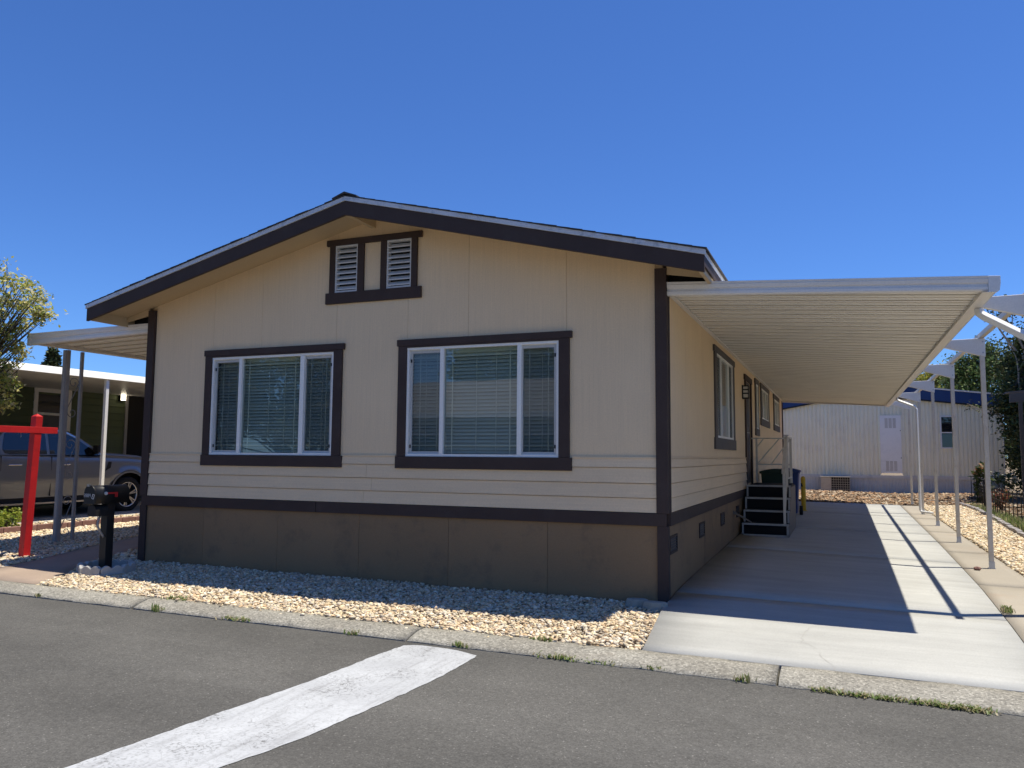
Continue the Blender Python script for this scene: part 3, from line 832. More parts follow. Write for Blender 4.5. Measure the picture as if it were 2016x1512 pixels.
b = MB(); b.box(W-.05, W-.008, 7.60, 8.50, 1.0, 3.0)
dr = b.build('door', M['door'], house, label='dark brown entry door above the carport steps')
for a, c, lo, hi in ((7.70, 8.0, 1.2, 1.9), (8.1, 8.4, 1.2, 1.9), (7.70, 8.0, 2.1, 2.8), (8.1, 8.4, 2.1, 2.8)):
    b = MB(); b.box(W-.008, W-.001, a, c, lo, hi); b.build('door_panel', M['door'], dr, .004)
b = MB(); b.tube([(W-.008, 7.68, 1.98), (W+.05, 7.68, 1.98)], .012); b.tube([(W+.045, 7.67, 1.98), (W+.045, 7.80, 1.98)], .011); b.build('handle', M['zinc'], dr)
b = MB(); b.box(W, W+.03, 7.48, 7.598, .95, 3.0); b.box(W, W+.03, 8.502, 8.62, .95, 3.0); b.box(W, W+.034, 7.40, 8.70, 3.0, 3.105); b.build('door_frame', M['trim'], dr)
# wall lantern by the door
b = MB(); b.box(W, W+.025, 7.08, 7.26, 2.60, 2.86); ln = b.build('wall_lantern', M['black'], house, label='black box lantern with frosted glass beside the door')
b = MB(); b.box(W+.025, W+.115, 7.10, 7.24, 2.63, 2.83); b.build('lantern_glass', M['lamp_glass'], ln)
b = MB()
for z in (2.60, 2.69, 2.76, 2.83): b.box(W+.024, W+.123, 7.085, 7.255, z, z+.022)
for y in (7.088, 7.236): b.box(W+.108, W+.124, y, y+.017, 2.60, 2.852)
b.build('lantern_cage', M['black'], ln)

# left and rear walls
b = MB(); b.box(.0, .06, .08, HD, -.1, 3.5); b.build('left_wall', M['wall'], house)
b = MB(); b.prism([(.0, .0), (W, .0), (W, 3.5), (CX, 4.4), (.0, 3.5)], 'xz', HD-.06, HD); b.build('rear_wall', M['wall'], house)
b = MB(); b.box(-.028, .0, .061, .12, -.1, 3.4); b.build('corner_trim', M['trim'], house)

# roof: deck with soffit, fascias, shingle courses
EX0, EX1, YF = -.52, W+.52, -.632
def zt(x, apex): return apex-SL*abs(x-CX)
def rake(b, x0, x1, zlo, zhi, y0, y1):
    pts = [(x0, zt(x0, zlo)), (CX, zlo), (x1, zt(x1, zlo)), (x1, zt(x1, zhi)), (CX, zhi), (x0, zt(x0, zhi))]
    n = len(pts); o = len(b.v)
    b.v += [(p[0], y0, p[1]) for p in pts] + [(p[0], y1, p[1]) for p in pts]
    for q in ((0, 1, 4, 5), (1, 2, 3, 4)):
        b.f.append(tuple(o+i for i in q)); b.f.append(tuple(o+n+i for i in q[::-1])); b.sm += [False, False]
    for i in range(n): b.f.append((o+i, o+n+i, o+n+(i+1) % n, o+(i+1) % n)); b.sm.append(False)
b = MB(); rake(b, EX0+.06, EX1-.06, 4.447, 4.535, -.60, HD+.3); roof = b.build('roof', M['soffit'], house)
b = MB(); rake(b, EX0, EX1, 4.322, 4.492, YF, -.595); b.build('rake_fascia', M['trim'], roof, .003)
b = MB(); rake(b, EX0-.012, EX1+.012, 4.4935, 4.546, YF-.014, -.60); b.build('rake_trim', M['rake_white'], roof, .002)
for sx, e in ((-1, EX0), (1, EX1)):
    zr = zt(e, 4.4935)
    b = MB(); b.box(e-.02*(sx > 0), e+.02*(sx < 0), -.594, HD+.3, zr-.105, zr-.002); b.build('eave_fascia', M['trim'], roof)
    b = MB(); b.box(e-.03*(sx > 0)+.012*sx*(sx > 0), e+.03*(sx < 0)-.012*(sx < 0), -.599, HD+.3, zr-.001, zr+.052); b.build('eave_trim', M['rake_white'], roof)
    xi = e-sx*.042
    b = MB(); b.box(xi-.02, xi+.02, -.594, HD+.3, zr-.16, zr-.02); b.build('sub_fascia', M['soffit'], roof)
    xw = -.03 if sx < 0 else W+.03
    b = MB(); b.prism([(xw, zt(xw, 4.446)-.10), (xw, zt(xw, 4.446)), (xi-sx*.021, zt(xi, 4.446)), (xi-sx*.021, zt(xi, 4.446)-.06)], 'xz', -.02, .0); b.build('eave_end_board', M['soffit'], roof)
    b = MB(); b.box(min(xw, xi), max(xw, xi), .12, .14, 3.34, 3.55); b.build('eave_painted_shade', M['void'], roof)  # near-black board painted in for the shade between eave and awning
b = MB(); b.prism([(CX-.028, 4.33), (CX+.028, 4.33), (CX+.028, 4.44), (CX-.028, 4.44)], 'xz', -.594, -.001); b.build('ridge_beam', M['soffit'], roof)
# shingle courses, each lapped over the one below
nC = 30; run = (CX-EX0+.03)
for sx in (-1, 1):
    for k in range(nC):
        d0 = run*(1-k/nC); d1 = max(.0, run*(1-(k+1)/nC)-.05)
        zb = lambda d: 4.546-SL*d
        x0, x1 = CX+sx*d0, CX+sx*d1
        pts = [(x0, zb(d0)+.002), (x0, zb(d0)+.017), (x1, zb(d1)+.011), (x1, zb(d1)+.001)]
        b = MB(); j = random.uniform(-.010, .010); b.prism(pts, 'xz', YF-.024+j, HD+.32); b.build('shingle_course', M['shingle'], roof)
b = MB(); b.prism([(CX-.17, zt(CX-.17, 4.563)), (CX, 4.575), (CX+.17, zt(CX+.17, 4.563)), (CX+.17, zt(CX+.17, 4.578)), (CX, 4.598), (CX-.17, zt(CX-.17, 4.578))], 'xz', YF-.03, HD+.32); b.build('ridge_cap', M['shingle'], roof)

# grey-green stones by the front right corner
for (x, y, a, s, lb) in ((7.02, -.20, .2, .13, 'flat grey green stone on gravel by the corner, left of two'), (7.24, -.28, -.15, .11, 'flat grey green stone touching the driveway corner')):
    b = MB(); pts = []
    for k in range(7):
        t = 2*math.pi*k/7; q = s*random.uniform(.8, 1.15); pts.append((x+q*math.cos(t)*1.25*math.cos(a)-q*math.sin(t)*.6*math.sin(a), y+q*math.cos(t)*math.sin(a)+q*math.sin(t)*.6))
    b.prism(pts, 'xy', -.03, .055, fb=lambda p, x=x, y=y: (x+(p[0]-x)*.85, y+(p[1]-y)*.85)); b.build('flat_stone', M['stone'], None, .012, label=lb, category='stone', group='stones at the house corner')

# ================================================================== carport awning on the right
carport = thing('carport_awning', 'long white aluminium carport awning with ribbed underside on slim posts', 'awning')
def zpan(x): return lerp(3.285, 3.082, (x-7.30)/3.0)
YE = 17.75
pan_prof = [(.012, 0), (.110, 0), (.122, .022), (.172, .022), (.184, 0), (.284, 0), (.290, .034), (.006, .034)]
k = 0; y = .05
while y < YE-.1:
    b = MB(); b.prism([(p[0]+y, p[1]) for p in pan_prof], 'yz', 7.335, 10.260, fa=lambda p: (p[0], p[1]+zpan(7.335)), fb=lambda p: (p[0], p[1]+zpan(10.260)))
    b.build('roof_pan', M['pan'], carport); y += .302
for y0 in [.05+.302*k for k in range(59)]:
    for off, hw, dep, mt in ((-.003, .010, .007, 'seam'), (.148, .012, .007, 'seam_mid')):
        if y0+off < .06 or y0+off > YE-.05: continue
        za, zb2 = zpan(7.336), zpan(10.258)
        zo = .0 if mt == 'seam' else .022
        b = MB(); b.prism([(y0+off-hw, zo-dep if mt == 'seam' else -.003), (y0+off+hw, zo-dep if mt == 'seam' else -.003), (y0+off+hw, .026), (y0+off-hw, .026)], 'yz', 7.336, 10.258, fa=lambda p: (p[0], p[1]+za), fb=lambda p: (p[0], p[1]+zb2))
        b.build('pan_seam' if mt == 'seam' else 'pan_rib', M[mt], carport)
# seams covered from above so that no sun falls through
b = MB(); b.prism([(.04, .0), (YE, .0), (YE, .012), (.04, .012)], 'yz', 7.33, 10.275, fa=lambda p: (p[0], p[1]+zpan(7.33)+.036), fb=lambda p: (p[0], p[1]+zpan(10.275)+.036)); b.build('roof_top', M['alu'], carport)
def fascia(parent, xa, za0, za1, xb, zb0, zb1, y0, s=1):
    prof = [(.0, 0), (-.014, .10), (-.016, .30), (-.004, .36), (-.004, .50), (-.018, .56), (-.026, .78), (-.020, .82), (-.020, .90), (-.028, .92), (-.028, 1.0), (.05, 1.0), (.05, .95), (.004, .95), (.004, .06), (.05, .05), (.05, 0)]
    b = MB(); b.prism([(y0+s*p[0], p[1]) for p in prof], 'yz', xa, xb, fa=lambda p: (p[0], lerp(za0, za1, p[1])), fb=lambda p: (p[0], lerp(zb0, zb1, p[1])))
    return b.build('front_fascia', M['alu'], parent)
fascia(carport, W+.030, 3.214, 3.355, 10.290, 3.047, 3.187, .0)
fascia(carport, W+.030, 3.22, 3.34, 10.290, 3.05, 3.17, YE+.03, -1)['label'] = 'rear fascia of the carport'
gp = [(x-.055, z+.018 if z < 3.04 else z) for x, z in [(10.316, 3.130), (10.306, 3.07), (10.300, 3.040), (10.305, 3.022), (10.40, 3.016), (10.425, 3.05), (10.428, 3.10), (10.440, 3.12), (10.440, 3.165), (10.428, 3.172), (10.428, 3.125), (10.412, 3.10), (10.41, 3.05), (10.395, 3.028), (10.318, 3.032), (10.322, 3.148)]]
b = MB(); b.prism(gp, 'xz', .02, YE); gutter = b.build('gutter', M['alu'], carport)
b = MB(); b.prism([(10.245, 3.036), (10.355, 3.030), (10.381, 3.05), (10.390, 3.12), (10.390, 3.180), (10.291, 3.187), (10.291, 3.04)], 'xz', -.024, .019); b.build('gutter_end_cap', M['alu'], carport, .004)
b = MB(); b.box(W+.001, W+.05, .06, YE, 3.255, 3.275); b.box(W+.001, W+.012, .06, YE, 3.275, 3.36); b.build('wall_channel', M['alu'], carport)
PY = [.94+3.25*k for k in range(6)]
for i, y in enumerate(PY):
    gz = zdrive(10.83, y)-.01
    b = MB(); b.box(10.800, 10.858, y-.029, y+.029, gz, 2.925); po = b.build('post', M['post'], carport, .004)
    b = MB(); b.box(10.787, 10.871, y-.042, y+.042, gz, gz+.010); b.box(10.794, 10.864, y-.034, y-.0295, gz+.01, gz+.10); b.build('post_base', M['zinc'], po)
    b = MB(); b.tube([(10.829, y-.028, gz+.075), (10.829, y-.042, gz+.075)], .010, 6); b.build('bolt', M['zinc'], po)
    b = MB()
    b.prism([(10.340, 3.155), (10.325, 3.145), (10.325, 3.066), (10.868, 2.905), (10.868, 3.165)], 'xz', y-.036, y+.036)
    br = b.build('bracket', M['alu'], carport, .006)
    b = MB()
    for x, z in ((10.838, 3.115), (10.838, 2.965)): b.tube([(x, y-.034, z), (x, y-.044, z)], .011, 8)
    b.build('bolt', M['zinc'], br)
b = MB(); b.box(10.80, 10.86, PY[0]-.2, PY[5]+.03, 3.168, 3.235); b.build('side_beam', M['post'], carport, .003)
# downspouts: at the front post and at the fifth post
for y, i in ((PY[0]-.085, 0), (PY[4]-.07, 4)):
    gz = zdrive(10.83, y)
    b = MB()
    b.tube([(10.335, y, 3.03), (10.335, y, 2.985), (10.37, y, 2.955), (10.735, y, 2.72 if i == 0 else 2.80), (10.765, y, 2.66 if i == 0 else 2.74), (10.768, y, gz+.16), (10.775, y, gz+.09)], .046 if i == 0 else .034, 4, smooth=False)
    if i == 4: b.tube([(10.775, y, gz+.09), (10.79, y-.02, gz+.05), (11.02, y-.3, gz+.045)], .03, 8)
    b.build('downspout', M['pipe'], carport, .004)

# ================================================================== patio awning on the left
patio = thing('patio_awning', 'small white patio awning on the left wall with grey ornamental posts', 'awning')
def zpp(x): return lerp(3.265, 3.195, (-x)/2.5)
y = .07
while y < 6.0:
    b = MB(); b.prism([(p[0]+y, p[1]) for p in pan_prof], 'yz', -2.44, -.03, fa=lambda p: (p[0], p[1]+zpp(-2.44)), fb=lambda p: (p[0], p[1]+zpp(-.03)))
    b.build('roof_pan', M['pan'], patio); y += .302
b = MB(); b.prism([(.05, .0), (6.1, .0), (6.1, .012), (.05, .012)], 'yz', -2.46, -.03, fa=lambda p: (p[0], p[1]+zpp(-2.46)+.036), fb=lambda p: (p[0], p[1]+zpp(0)+.036)); b.build('roof_top', M['alu'], patio)
for y0 in [.07+.302*k for k in range(20)]:
    b = MB(); b.prism([(y0-.011, -.012), (y0+.011, -.012), (y0+.011, .026), (y0-.011, .026)], 'yz', -2.438, -.032, fa=lambda p: (p[0], p[1]+zpp(-2.438)), fb=lambda p: (p[0], p[1]+zpp(-.032))); b.build('pan_seam', M['seam'], patio)
fascia(patio, -2.50, 3.140, 3.318, -.031, 3.200, 3.338, .03)
b = MB(); b.prism([(-2.53+.125-(p[0]-10.30), p[1]+.112) for p in gp], 'xz', .04, 6.1); b.build('gutter', M['alu'], patio)
b = MB(); b.box(-2.54, -2.49, .0, .045, 3.132, 3.322); b.build('gutter_end_cap', M['alu'], patio)
gz = zleft(-2.47, .8)-.02
b = MB()
b.box(-2.535, -2.465, .615, .685, gz, 3.14); b.box(-2.452, -2.44, .615, .685, gz, 3.14); b.box(-2.465, -2.452, .64, .66, gz, 3.14)
b.build('post', M['grey_post'], patio, .004, label='thicker grey post of the ornamental pair')
b = MB(); b.box(-2.50, -2.455, .90, .945, gz, 3.14); b.build('post', M['grey_post'], patio, .003, label='thinner grey post of the ornamental pair')
def scroll(b, yc, zc, r, a0, turns, s=1, x=-2.475):
    pts = []
    for k in range(26):
        t = k/25; a = a0+s*turns*2*math.pi*t; q = r*(1-.75*t)
        pts.append((x, yc+q*math.cos(a), zc+q*math.sin(a)))
    b.tube(pts, .007, 6)
for zc in (2.62, 1.62, .72):
    b = MB(); scroll(b, .79, zc, .095, 0, 1.1); b.build('scroll', M['grey_post'], patio)
    b = MB(); b.tube([(-2.475, .885, zc), (-2.475, .80, zc-.2), (-2.475, .695, zc-.42)], .007, 6); b.build('scroll_bar', M['grey_post'], patio)
    b = MB(); scroll(b, .79, zc-.48, .085, math.pi, 1.1); b.build('scroll', M['grey_post'], patio)

# ================================================================== entry steps
steps = thing('entry_steps', 'white edged black carpeted steps with white rail at the carport door', 'steps')
SX0, SX1, SY = 7.365, 8.13, 6.10
g0 = .16; rise = (1.0-g0)/4; tr = .28
for i in range(4):
    ztop = g0+rise*(i+1); y0 = SY+i*tr; y1 = SY+(i+1)*tr if i < 3 else 8.45
    b = MB(); b.box(SX0+.03, SX1-.03, y0+.012, y0+.03, ztop-rise, ztop-.03); b.build('riser', M['carpet'], steps)
    b = MB(); b.box(SX0+.02, SX1-.02, y0+.035, y1+.03, ztop-.022, ztop-.004); b.build('tread', M['carpet'], steps)
    b = MB(); b.box(SX0, SX1+.01, y0-.012, y0+.034, ztop-.032, ztop); b.build('nosing', M['nosing'], steps, .003)
    for xa in (SX0, SX1-.03): b = MB(); b.box(xa, xa+.03, y0, y0+.03, ztop-rise+.001, ztop-.033); b.build('edge_strip', M['nosing'], steps)
b = MB(); b.box(SX0, SX1, SY, SY+.028, g0-.02, g0+.022); b.build('toe_rail', M['nosing'], steps)
for x0, x1 in ((SX0+.005, SX0+.03), (SX1-.03, SX1+.005)):
    pts = [(SY+.031, g0-.04)]
    for i in range(4): pts += [(SY+i*tr+.031, g0+rise*(i+1)-.034), (SY+(i+1)*tr+.031 if i < 3 else 8.45, g0+rise*(i+1)-.034)]
    pts += [(8.45, g0-.04)]
    # stringer as stacked boxes keeps it convex piece by piece
    b = MB()
    for i in range(4):
        ya, yb = SY+i*tr+.0305, (SY+(i+1)*tr+.0305 if i < 3 else 8.45); b.box(x0, x1, ya, yb, g0-.06, g0+rise*(i+1)-.034)
    b.build('side_panel', M['step_side'], steps)
b = MB(); b.box(SX0, SX1, 8.451, 8.47, g0-.06, .97); b.build('back_panel', M['step_side'], steps)
rail = MB()
bx = SX1-.06
rail.box(bx-.02, bx+.02, SY+.05, SY+.09, g0+rise, 1.25)          # lower newel
rail.box(bx-.02, bx+.02, 6.96, 7.00, 1.0, 1.90)                   # upper newel
rail.bar((bx, SY-.02, 1.235), (bx, 6.98, 1.875), .06, .035)       # sloping hand rail
rail.bar((bx, SY+.07, g0+rise+.12), (bx, 6.98, 1.10), .025)
for q in (.35, .7):
    y_ = lerp(SY+.07, 6.98, q); rail.bar((bx, y_, lerp(g0+rise+.12, 1.10, q)), (bx, y_, lerp(1.25, 1.87, q)), .014)
rail.bar((bx, 6.98, 1.875), (bx, 8.40, 1.885), .05, .03)
rail.bar((bx, 6.98, 1.12), (bx, 8.40, 1.12), .025)
for q in (7.45, 7.95): rail.bar((bx, q, 1.12), (bx, q, 1.87), .014)
hr = rail.build('handrail', M['post'], steps)
b = MB(); b.box(bx-.045, bx+.045, 6.945, 7.015, 1.90, 1.915); b.build('post_cap', M['grey_post'], hr)
b = MB()
b.box(bx-.02, bx+.02, 8.38, 8.42, 1.0, 1.90); b.box(7.40, 7.44, 8.38, 8.42, 1.0, 1.90)
b.bar((7.32, 8.40, 1.885), (bx, 8.40, 1.885), .04, .026); b.bar((7.42, 8.40, 1.365), (bx, 8.40, 1.365), .03)
b.bar((7.45, 8.40, 1.40), (7.85, 8.40, 1.87), .022); b.bar((7.70, 8.40, 1.38), (8.04, 8.40, 1.84), .022); b.bar((7.43, 8.40, 1.72), (7.55, 8.40, 1.87), .022)
b.build('back_rail', M['post'], steps)

def bin_(name, label, x, y, mat, w, d, h, z0):
    t = thing(name, label, 'bin')
    b = MB(); b.prism([(x-w/2, y-d/2), (x+w/2, y-d/2), (x+w/2, y+d/2), (x-w/2, y+d/2)], 'xy', z0+.06, z0+h, fa=lambda p: (x+(p[0]-x)*.8, y+(p[1]-y)*.8)); b.build('tub', mat, t, .02)
    b = MB()
    n = 7; top = [(lerp(-w/2-.03, w/2+.03, i/(n-1)), z0+h+.02+.055*math.sin(math.pi*i/(n-1))) for i in range(n)]
    b.prism([(x+p, q) for p, q in top] + [(x+w/2+.03, z0+h-.03), (x-w/2-.03, z0+h-.03)], 'xz', y-d/2-.03, y+d/2+.05); b.build('lid', mat, t, .01)
    b = MB(); b.tube([(x-w/2, y+d/2+.08, z0+h-.05), (x+w/2, y+d/2+.08, z0+h-.05)], .018, 8); b.build('handle', mat, t)
    for s in (-1, 1):
        b = MB(); b.tube([(x+s*(w/2-.02), y+d/2-.02, z0+.11), (x+s*(w/2+.05), y+d/2-.02, z0+.11)], .11, 16); b.build('wheel', M['tyre'], t)
bin_('wheelie_bin', 'dark green wheelie bin behind the carport steps', 7.70, 9.6, M['green_bin'], .58, .62, 1.02, .17)
bin_('wheelie_bin', 'blue wheelie bin behind the green bin by the wall', 7.83, 11.3, M['blue_bin'], .50, .55, 1.02, .17)

bol = thing('bollard', 'yellow steel bollard standing on the driveway near the bins', 'bollard')
gz = zdrive(8.09, 13)-.0
b = MB(); b.lathe([(.057, gz), (.057, gz+.79), (.052, gz+.82), (.036, gz+.845), (.012, gz+.857), (.001, gz+.858)], 8.09, 13.0, 24); b.build('tube', M['yellow'], bol)
b = MB(); b.lathe([(.085, gz), (.085, gz+.012), (.058, gz+.014)], 8.09, 13.0, 24); b.build('base_flange', M['yellow'], bol)
b = MB(); b.prism([(8.04, gz+.60), (8.085, gz+.60), (8.065, gz+.68), (8.035, gz+.69)], 'xz', 12.935, 12.941); b.build('black_patch', M['black'], bol)

# ================================================================== mailbox and red sign post
mb = thing('mailbox', 'black post mailbox with red flag inside a scalloped concrete ring', 'mailbox')
X, Y = .42, -.93; g = zleft(X, Y)
b = MB(); b.box(X-.055, X+.055, Y-.055, Y+.055, g-.05, g+.87); b.build('post', M['black'], mb, .004)
# body: arch section, door towards the street
def arch(w, h, n=10): return [(-w/2, 0), (w/2, 0)] + [(w/2*math.cos(math.pi*i/n), h-w/2+w/2*math.sin(math.pi*i/n)) for i in range(n+1)]
zb = g+.86
def mbx(p): return (X+p[0], zb+p[1])
b = MB(); b.prism([mbx(p) for p in arch(.175, .225)], 'xz', Y-.26, Y+.24, smooth=True); body = b.build('box', M['black'], mb)
b = MB(); b.prism([mbx(p) for p in arch(.186, .232)], 'xz', Y-.285, Y-.261); dm = b.build('door', M['black'], mb, .004)
b = MB(); b.box(X-.012, X+.012, Y-.31, Y-.28, zb+.215, zb+.245); b.build('door_tab', M['zinc'], dm)
# house number: small pale characters on the door and a tilted plate
seg = {'2': 'abged', '8': 'abcdefg', '4': 'fgbc', '0': 'abcdef', '6': 'acdefg'}
def digit(b, ch, x, z, w, h, y):
    t = w*.22; P = {'a': (x, x+w, z+h-t, z+h), 'g': (x, x+w, z+h/2-t/2, z+h/2+t/2), 'd': (x, x+w, z, z+t), 'f': (x, x+t, z+h/2, z+h), 'b': (x+w-t, x+w, z+h/2, z+h), 'e': (x, x+t, z, z+h/2), 'c': (x+w-t, x+w, z, z+h/2)}
    for s in seg[ch]: a = P[s]; b.box(a[0], a[1], y-.002, y, a[2], a[3])
b = MB()
for i, ch in enumerate('2884'): digit(b, ch, X-.086+i*.029, zb+.085, .021, .042, Y-.2855)
b.build('house_number', M['digit'], dm)
b = MB(); digit(b, '0', 0, 0, .038, .062, 0); o = b.build('number_plate', M['digit'], dm); o.location = (X+.042, Y-.286, zb+.068); o.rotation_euler = (0, R(16), 0)
b = MB(); fy = Y-.11
b.box(X+.094, X+.099, fy-.02, fy+.16, zb+.118, zb+.138); b.box(X+.094, X+.099, fy+.12, fy+.16, zb+.078, zb+.118); b.build('flag', M['red'], mb)
b = MB(); b.tube([(X+.088, fy-.015, zb+.128), (X+.104, fy-.015, zb+.128)], .020, 12); b.build('flag_pivot', M['digit'], mb)
b = MB(); b.prism([mbx((p[0], p[1]-.15)) for p in arch(.14, .14)], 'xz', Y-.24, Y-.06); b.build('paper_holder', M['plastic'], mb)
b = MB()
pts = [(X+.02, Y-.17, g+.74)] 
for k in range(10):
    t = k/9; pts.append((X+.02, Y-.10-.06*math.sin(t*math.pi*1.2)+.0*t, g+.74-.30*t))
b.tube(pts[1:], .014, 8); b.build('scroll_brace', M['grey_post'], mb)
ring = thing('concrete_edging_ring', 'scalloped concrete edging pieces set around the mailbox post', 'edging')
for k in range(8):
    a = 2*math.pi*k/8+.25; cx, cy = X+.02+.30*math.cos(a), Y+.28*math.sin(a)
    b = MB(); pts = [(-.12, -.05)] + [(.12, -.05)]
    for q in range(13): u = .12-.24*q/12; pts.append((u, .085+.035*abs(math.sin(q/12*math.pi*2))))
    b.prism(pts, 'xz', -.03, .03); o = b.build('edging_piece', M['scallop'], ring, .006); o.location = (cx, cy, zleft(cx, cy)); o.rotation_euler = (0, 0, a+math.pi/2)

sp = thing('sign_post', 'bright red timber sign post with a long cross arm, leaning slightly', 'sign post')
X, Y = -1.60, -.53; g = zleft(X, Y); lean = .035
def pp(z): return (X+lean*(z-g), Y+.01*(z-g))
b = MB(); s = .052
lo, hi = pp(g-.1), pp(g+1.96)
vs = []
for (cx, cy), z in ((lo, g-.1), (hi, g+1.96)):
    vs += [(cx-s, cy-s, z), (cx+s, cy-s, z), (cx+s, cy+s, z), (cx-s, cy+s, z)]
vs.append((hi[0], hi[1], g+2.0))
b.add(vs, [(3, 2, 1, 0), (0, 1, 5, 4), (1, 2, 6, 5), (2, 3, 7, 6), (3, 0, 4, 7), (4, 5, 8), (5, 6, 8), (6, 7, 8), (7, 4, 8)]); b.build('upright', M['red'], sp, .004)
c = pp(g+1.76)
b = MB(); b.box(c[0]-.035, c[0]+.056, c[1]-1.05, c[1]+.30, g+1.72, g+1.81); b.build('cross_arm', M['red'], sp, .004)
b = MB()
for dy in (-.22, -.85): b.tube([(c[0], c[1]+dy, g+1.72), (c[0], c[1]+dy, g+1.69), (c[0]+.012, c[1]+dy, g+1.675), (c[0], c[1]+dy, g+1.66)], .004, 6)
b.build('hook', M['zinc'], sp)

# ================================================================== left neighbour
green = thing('green_house', 'dark green lap sided home behind the parked truck', 'house')
GX = -8.9; gb = .2
b = MB(); b.box(GX-.2, GX-.02, -4, 18, gb-.2, 3.6); b.build('wall_core', M['green_siding'], green)
gh = [(4.95, 5.75, 1.90, 2.95), (7.58, 8.5, 1.15, 3.05)]
z = gb
while z < 3.3:
    b = MB()
    cuts = [-4] + sorted(c for h in gh if h[2] < z+.09 < h[3] for c in h[:2]) + [18]
    for i in range(0, len(cuts), 2): b.prism([(GX+.022, z+.003), (GX+.004, z+.178), (GX-.02, z+.178), (GX-.02, z+.003)], 'xz', cuts[i], cuts[i+1])
    b.build('siding_board', M['green_siding'], green); z += .18
b = MB()
(a, c, lo, hi) = gh[0]
for q in ((a-.10, c+.10, hi, hi+.11), (a-.10, c+.10, lo-.11, lo), (a-.10, a, lo, hi), (c, c+.10, lo, hi)): b.box(GX, GX+.04, *q)
b.box(GX-.01, GX+.03, a, c, 2.40, 2.46)
gw = b.build('window', M['white'], green)
b = MB(); b.add([(GX-.005, a, lo), (GX-.005, c, lo), (GX-.005, c, hi), (GX-.005, a, hi)], [(0, 1, 2, 3)]); b.build('pane', M['car_glass'], gw)
(a, c, lo, hi) = gh[1]
b = MB(); b.box(GX-.02, GX-.005, a, c, lo, hi); d = b.build('door', M['void'], green)
b = MB(); b.box(GX, GX+.04, a-.09, a, lo, hi+.08); b.box(GX, GX+.04, c, c+.09, lo, hi+.08); b.build('door_frame', M['grey_post'], d)
# lit porch lamp
b = MB(); b.box(GX+.02, GX+.10, 7.26, 7.40, 2.88, 3.14); lmp = b.build('porch_lamp', M['black'], green, label='lit square porch lamp by the door')
b = MB(); b.box(GX+.101, GX+.15, 7.275, 7.385, 2.90, 3.12); b.build('lamp_glass', M['lit'], lmp)
# porch stair with white rail
b = MB()
for q in range(5): b.bar((GX+.6, 7.75+q*.16, gb), (GX+.6, 7.75+q*.16, 1.35+q*.10), .04)
b.bar((GX+.6, 7.6, 1.25), (GX+.6, 8.6, 1.85), .07); b.bar((GX+.6, 7.6, .55), (GX+.6, 8.6, 1.05), .05); b.build('porch_rail', M['white'], green)
b = MB(); b.box(GX, GX+1.0, 8.5, 9.8, gb-.05, 1.1); b.build('porch_floor', M['nb_drive'], green)
# its carport roof
b = MB(); b.box(-9.3, -4.44, -4, 14, 3.045, 3.075); b.build('carport_roof', M['alu'], green)
b = MB(); b.prism([(-4.44, 2.945), (-4.345, 2.945), (-4.365, 3.00), (-4.385, 3.01), (-4.42, 3.080), (-4.46, 3.085)], 'xz', -4, 14); b.build('carport_fascia', M['white'], green)
for y in (-3.4, 3.08, 9.5):
    b = MB(); b.box(-4.46, -4.395, y-.034, y+.034, .06, 2.945); b.build('carport_post', M['white'], green, .004)
b = MB(); b.prism([(-9.6, 3.2), (-12, 3.75), (-14.4, 3.2)], 'xz', -4, 18); b.build('roof', M['shingle'], green)

# edging rows between the lots
lowwall = thing('brick_edging', 'low reddish brick edging along the left gravel bed', 'edging')
y = -1.8; 
me_b = None
while y < 9:
    b = MB(); z = zleft(-4.1, y); b.box(-4.16+random.uniform(-.006, .006), -4.06, y, y+.292, z-.05, z+.10+random.uniform(-.006, .006)); b.build('brick', M['redbrick'], lowwall, .006); y += .30
b = MB(); b.box(-5.11, -4.98, -1.85, 12, .05, .20); kb = b.build('lot_kerb', M['nb_drive'], None, .01); kb['kind'] = 'structure'
sheet('left_soil', rng(-5.0, -4.15, 3), rng(-1.85, 12, 12), lambda x, y: zleft(x, y)+.03, M['soil'], kind='structure')
stones('gravel', scatter(-4.98, -4.17, -1.8, 8, 260, lambda x, y: zleft(x, y)+.03), .03, M['gravel'], kind='stuff', label='thin gravel between the brick edging and the neighbour kerb', category='gravel')

# ------------------------------------------------------------------ pickup truck
truck = thing('pickup_truck', 'grey blue crew cab pickup truck parked beside the green house', 'truck')
TX, TW, TZ = -6.86, 1.015, .175           # centre line, half width, ground
WF, WR, WRAD = 5.02, 1.33, .405
def arch_z(y):
    z = .60
    for c in (WF, WR):
        d = abs(y-c)
        if d < .52: z = max(z, TZ+WRAD+math.sqrt(max(0, .52**2-d*d))*1.0)
    return z
def belt(y): return pw(y, [-.55, 1.9, 1.95, 4.3, 5.0, 5.75, 5.95], [1.48, 1.48, 1.45, 1.42, 1.40, 1.34, 1.22])
def hoodz(y): return pw(y, [4.2, 4.6, 5.4, 5.8, 5.95], [1.52, 1.50, 1.44, 1.36, 1.20])
def half(y): return TW*pw(y, [-.55, -.4, 5.3, 5.75, 5.95], [.97, 1, 1, .96, .88])
b = MB(); ys = sorted(set(rng(-.55, 5.95, 100)+[WF-.52, WF+.52, WR-.52, WR+.52]))
NR = 9
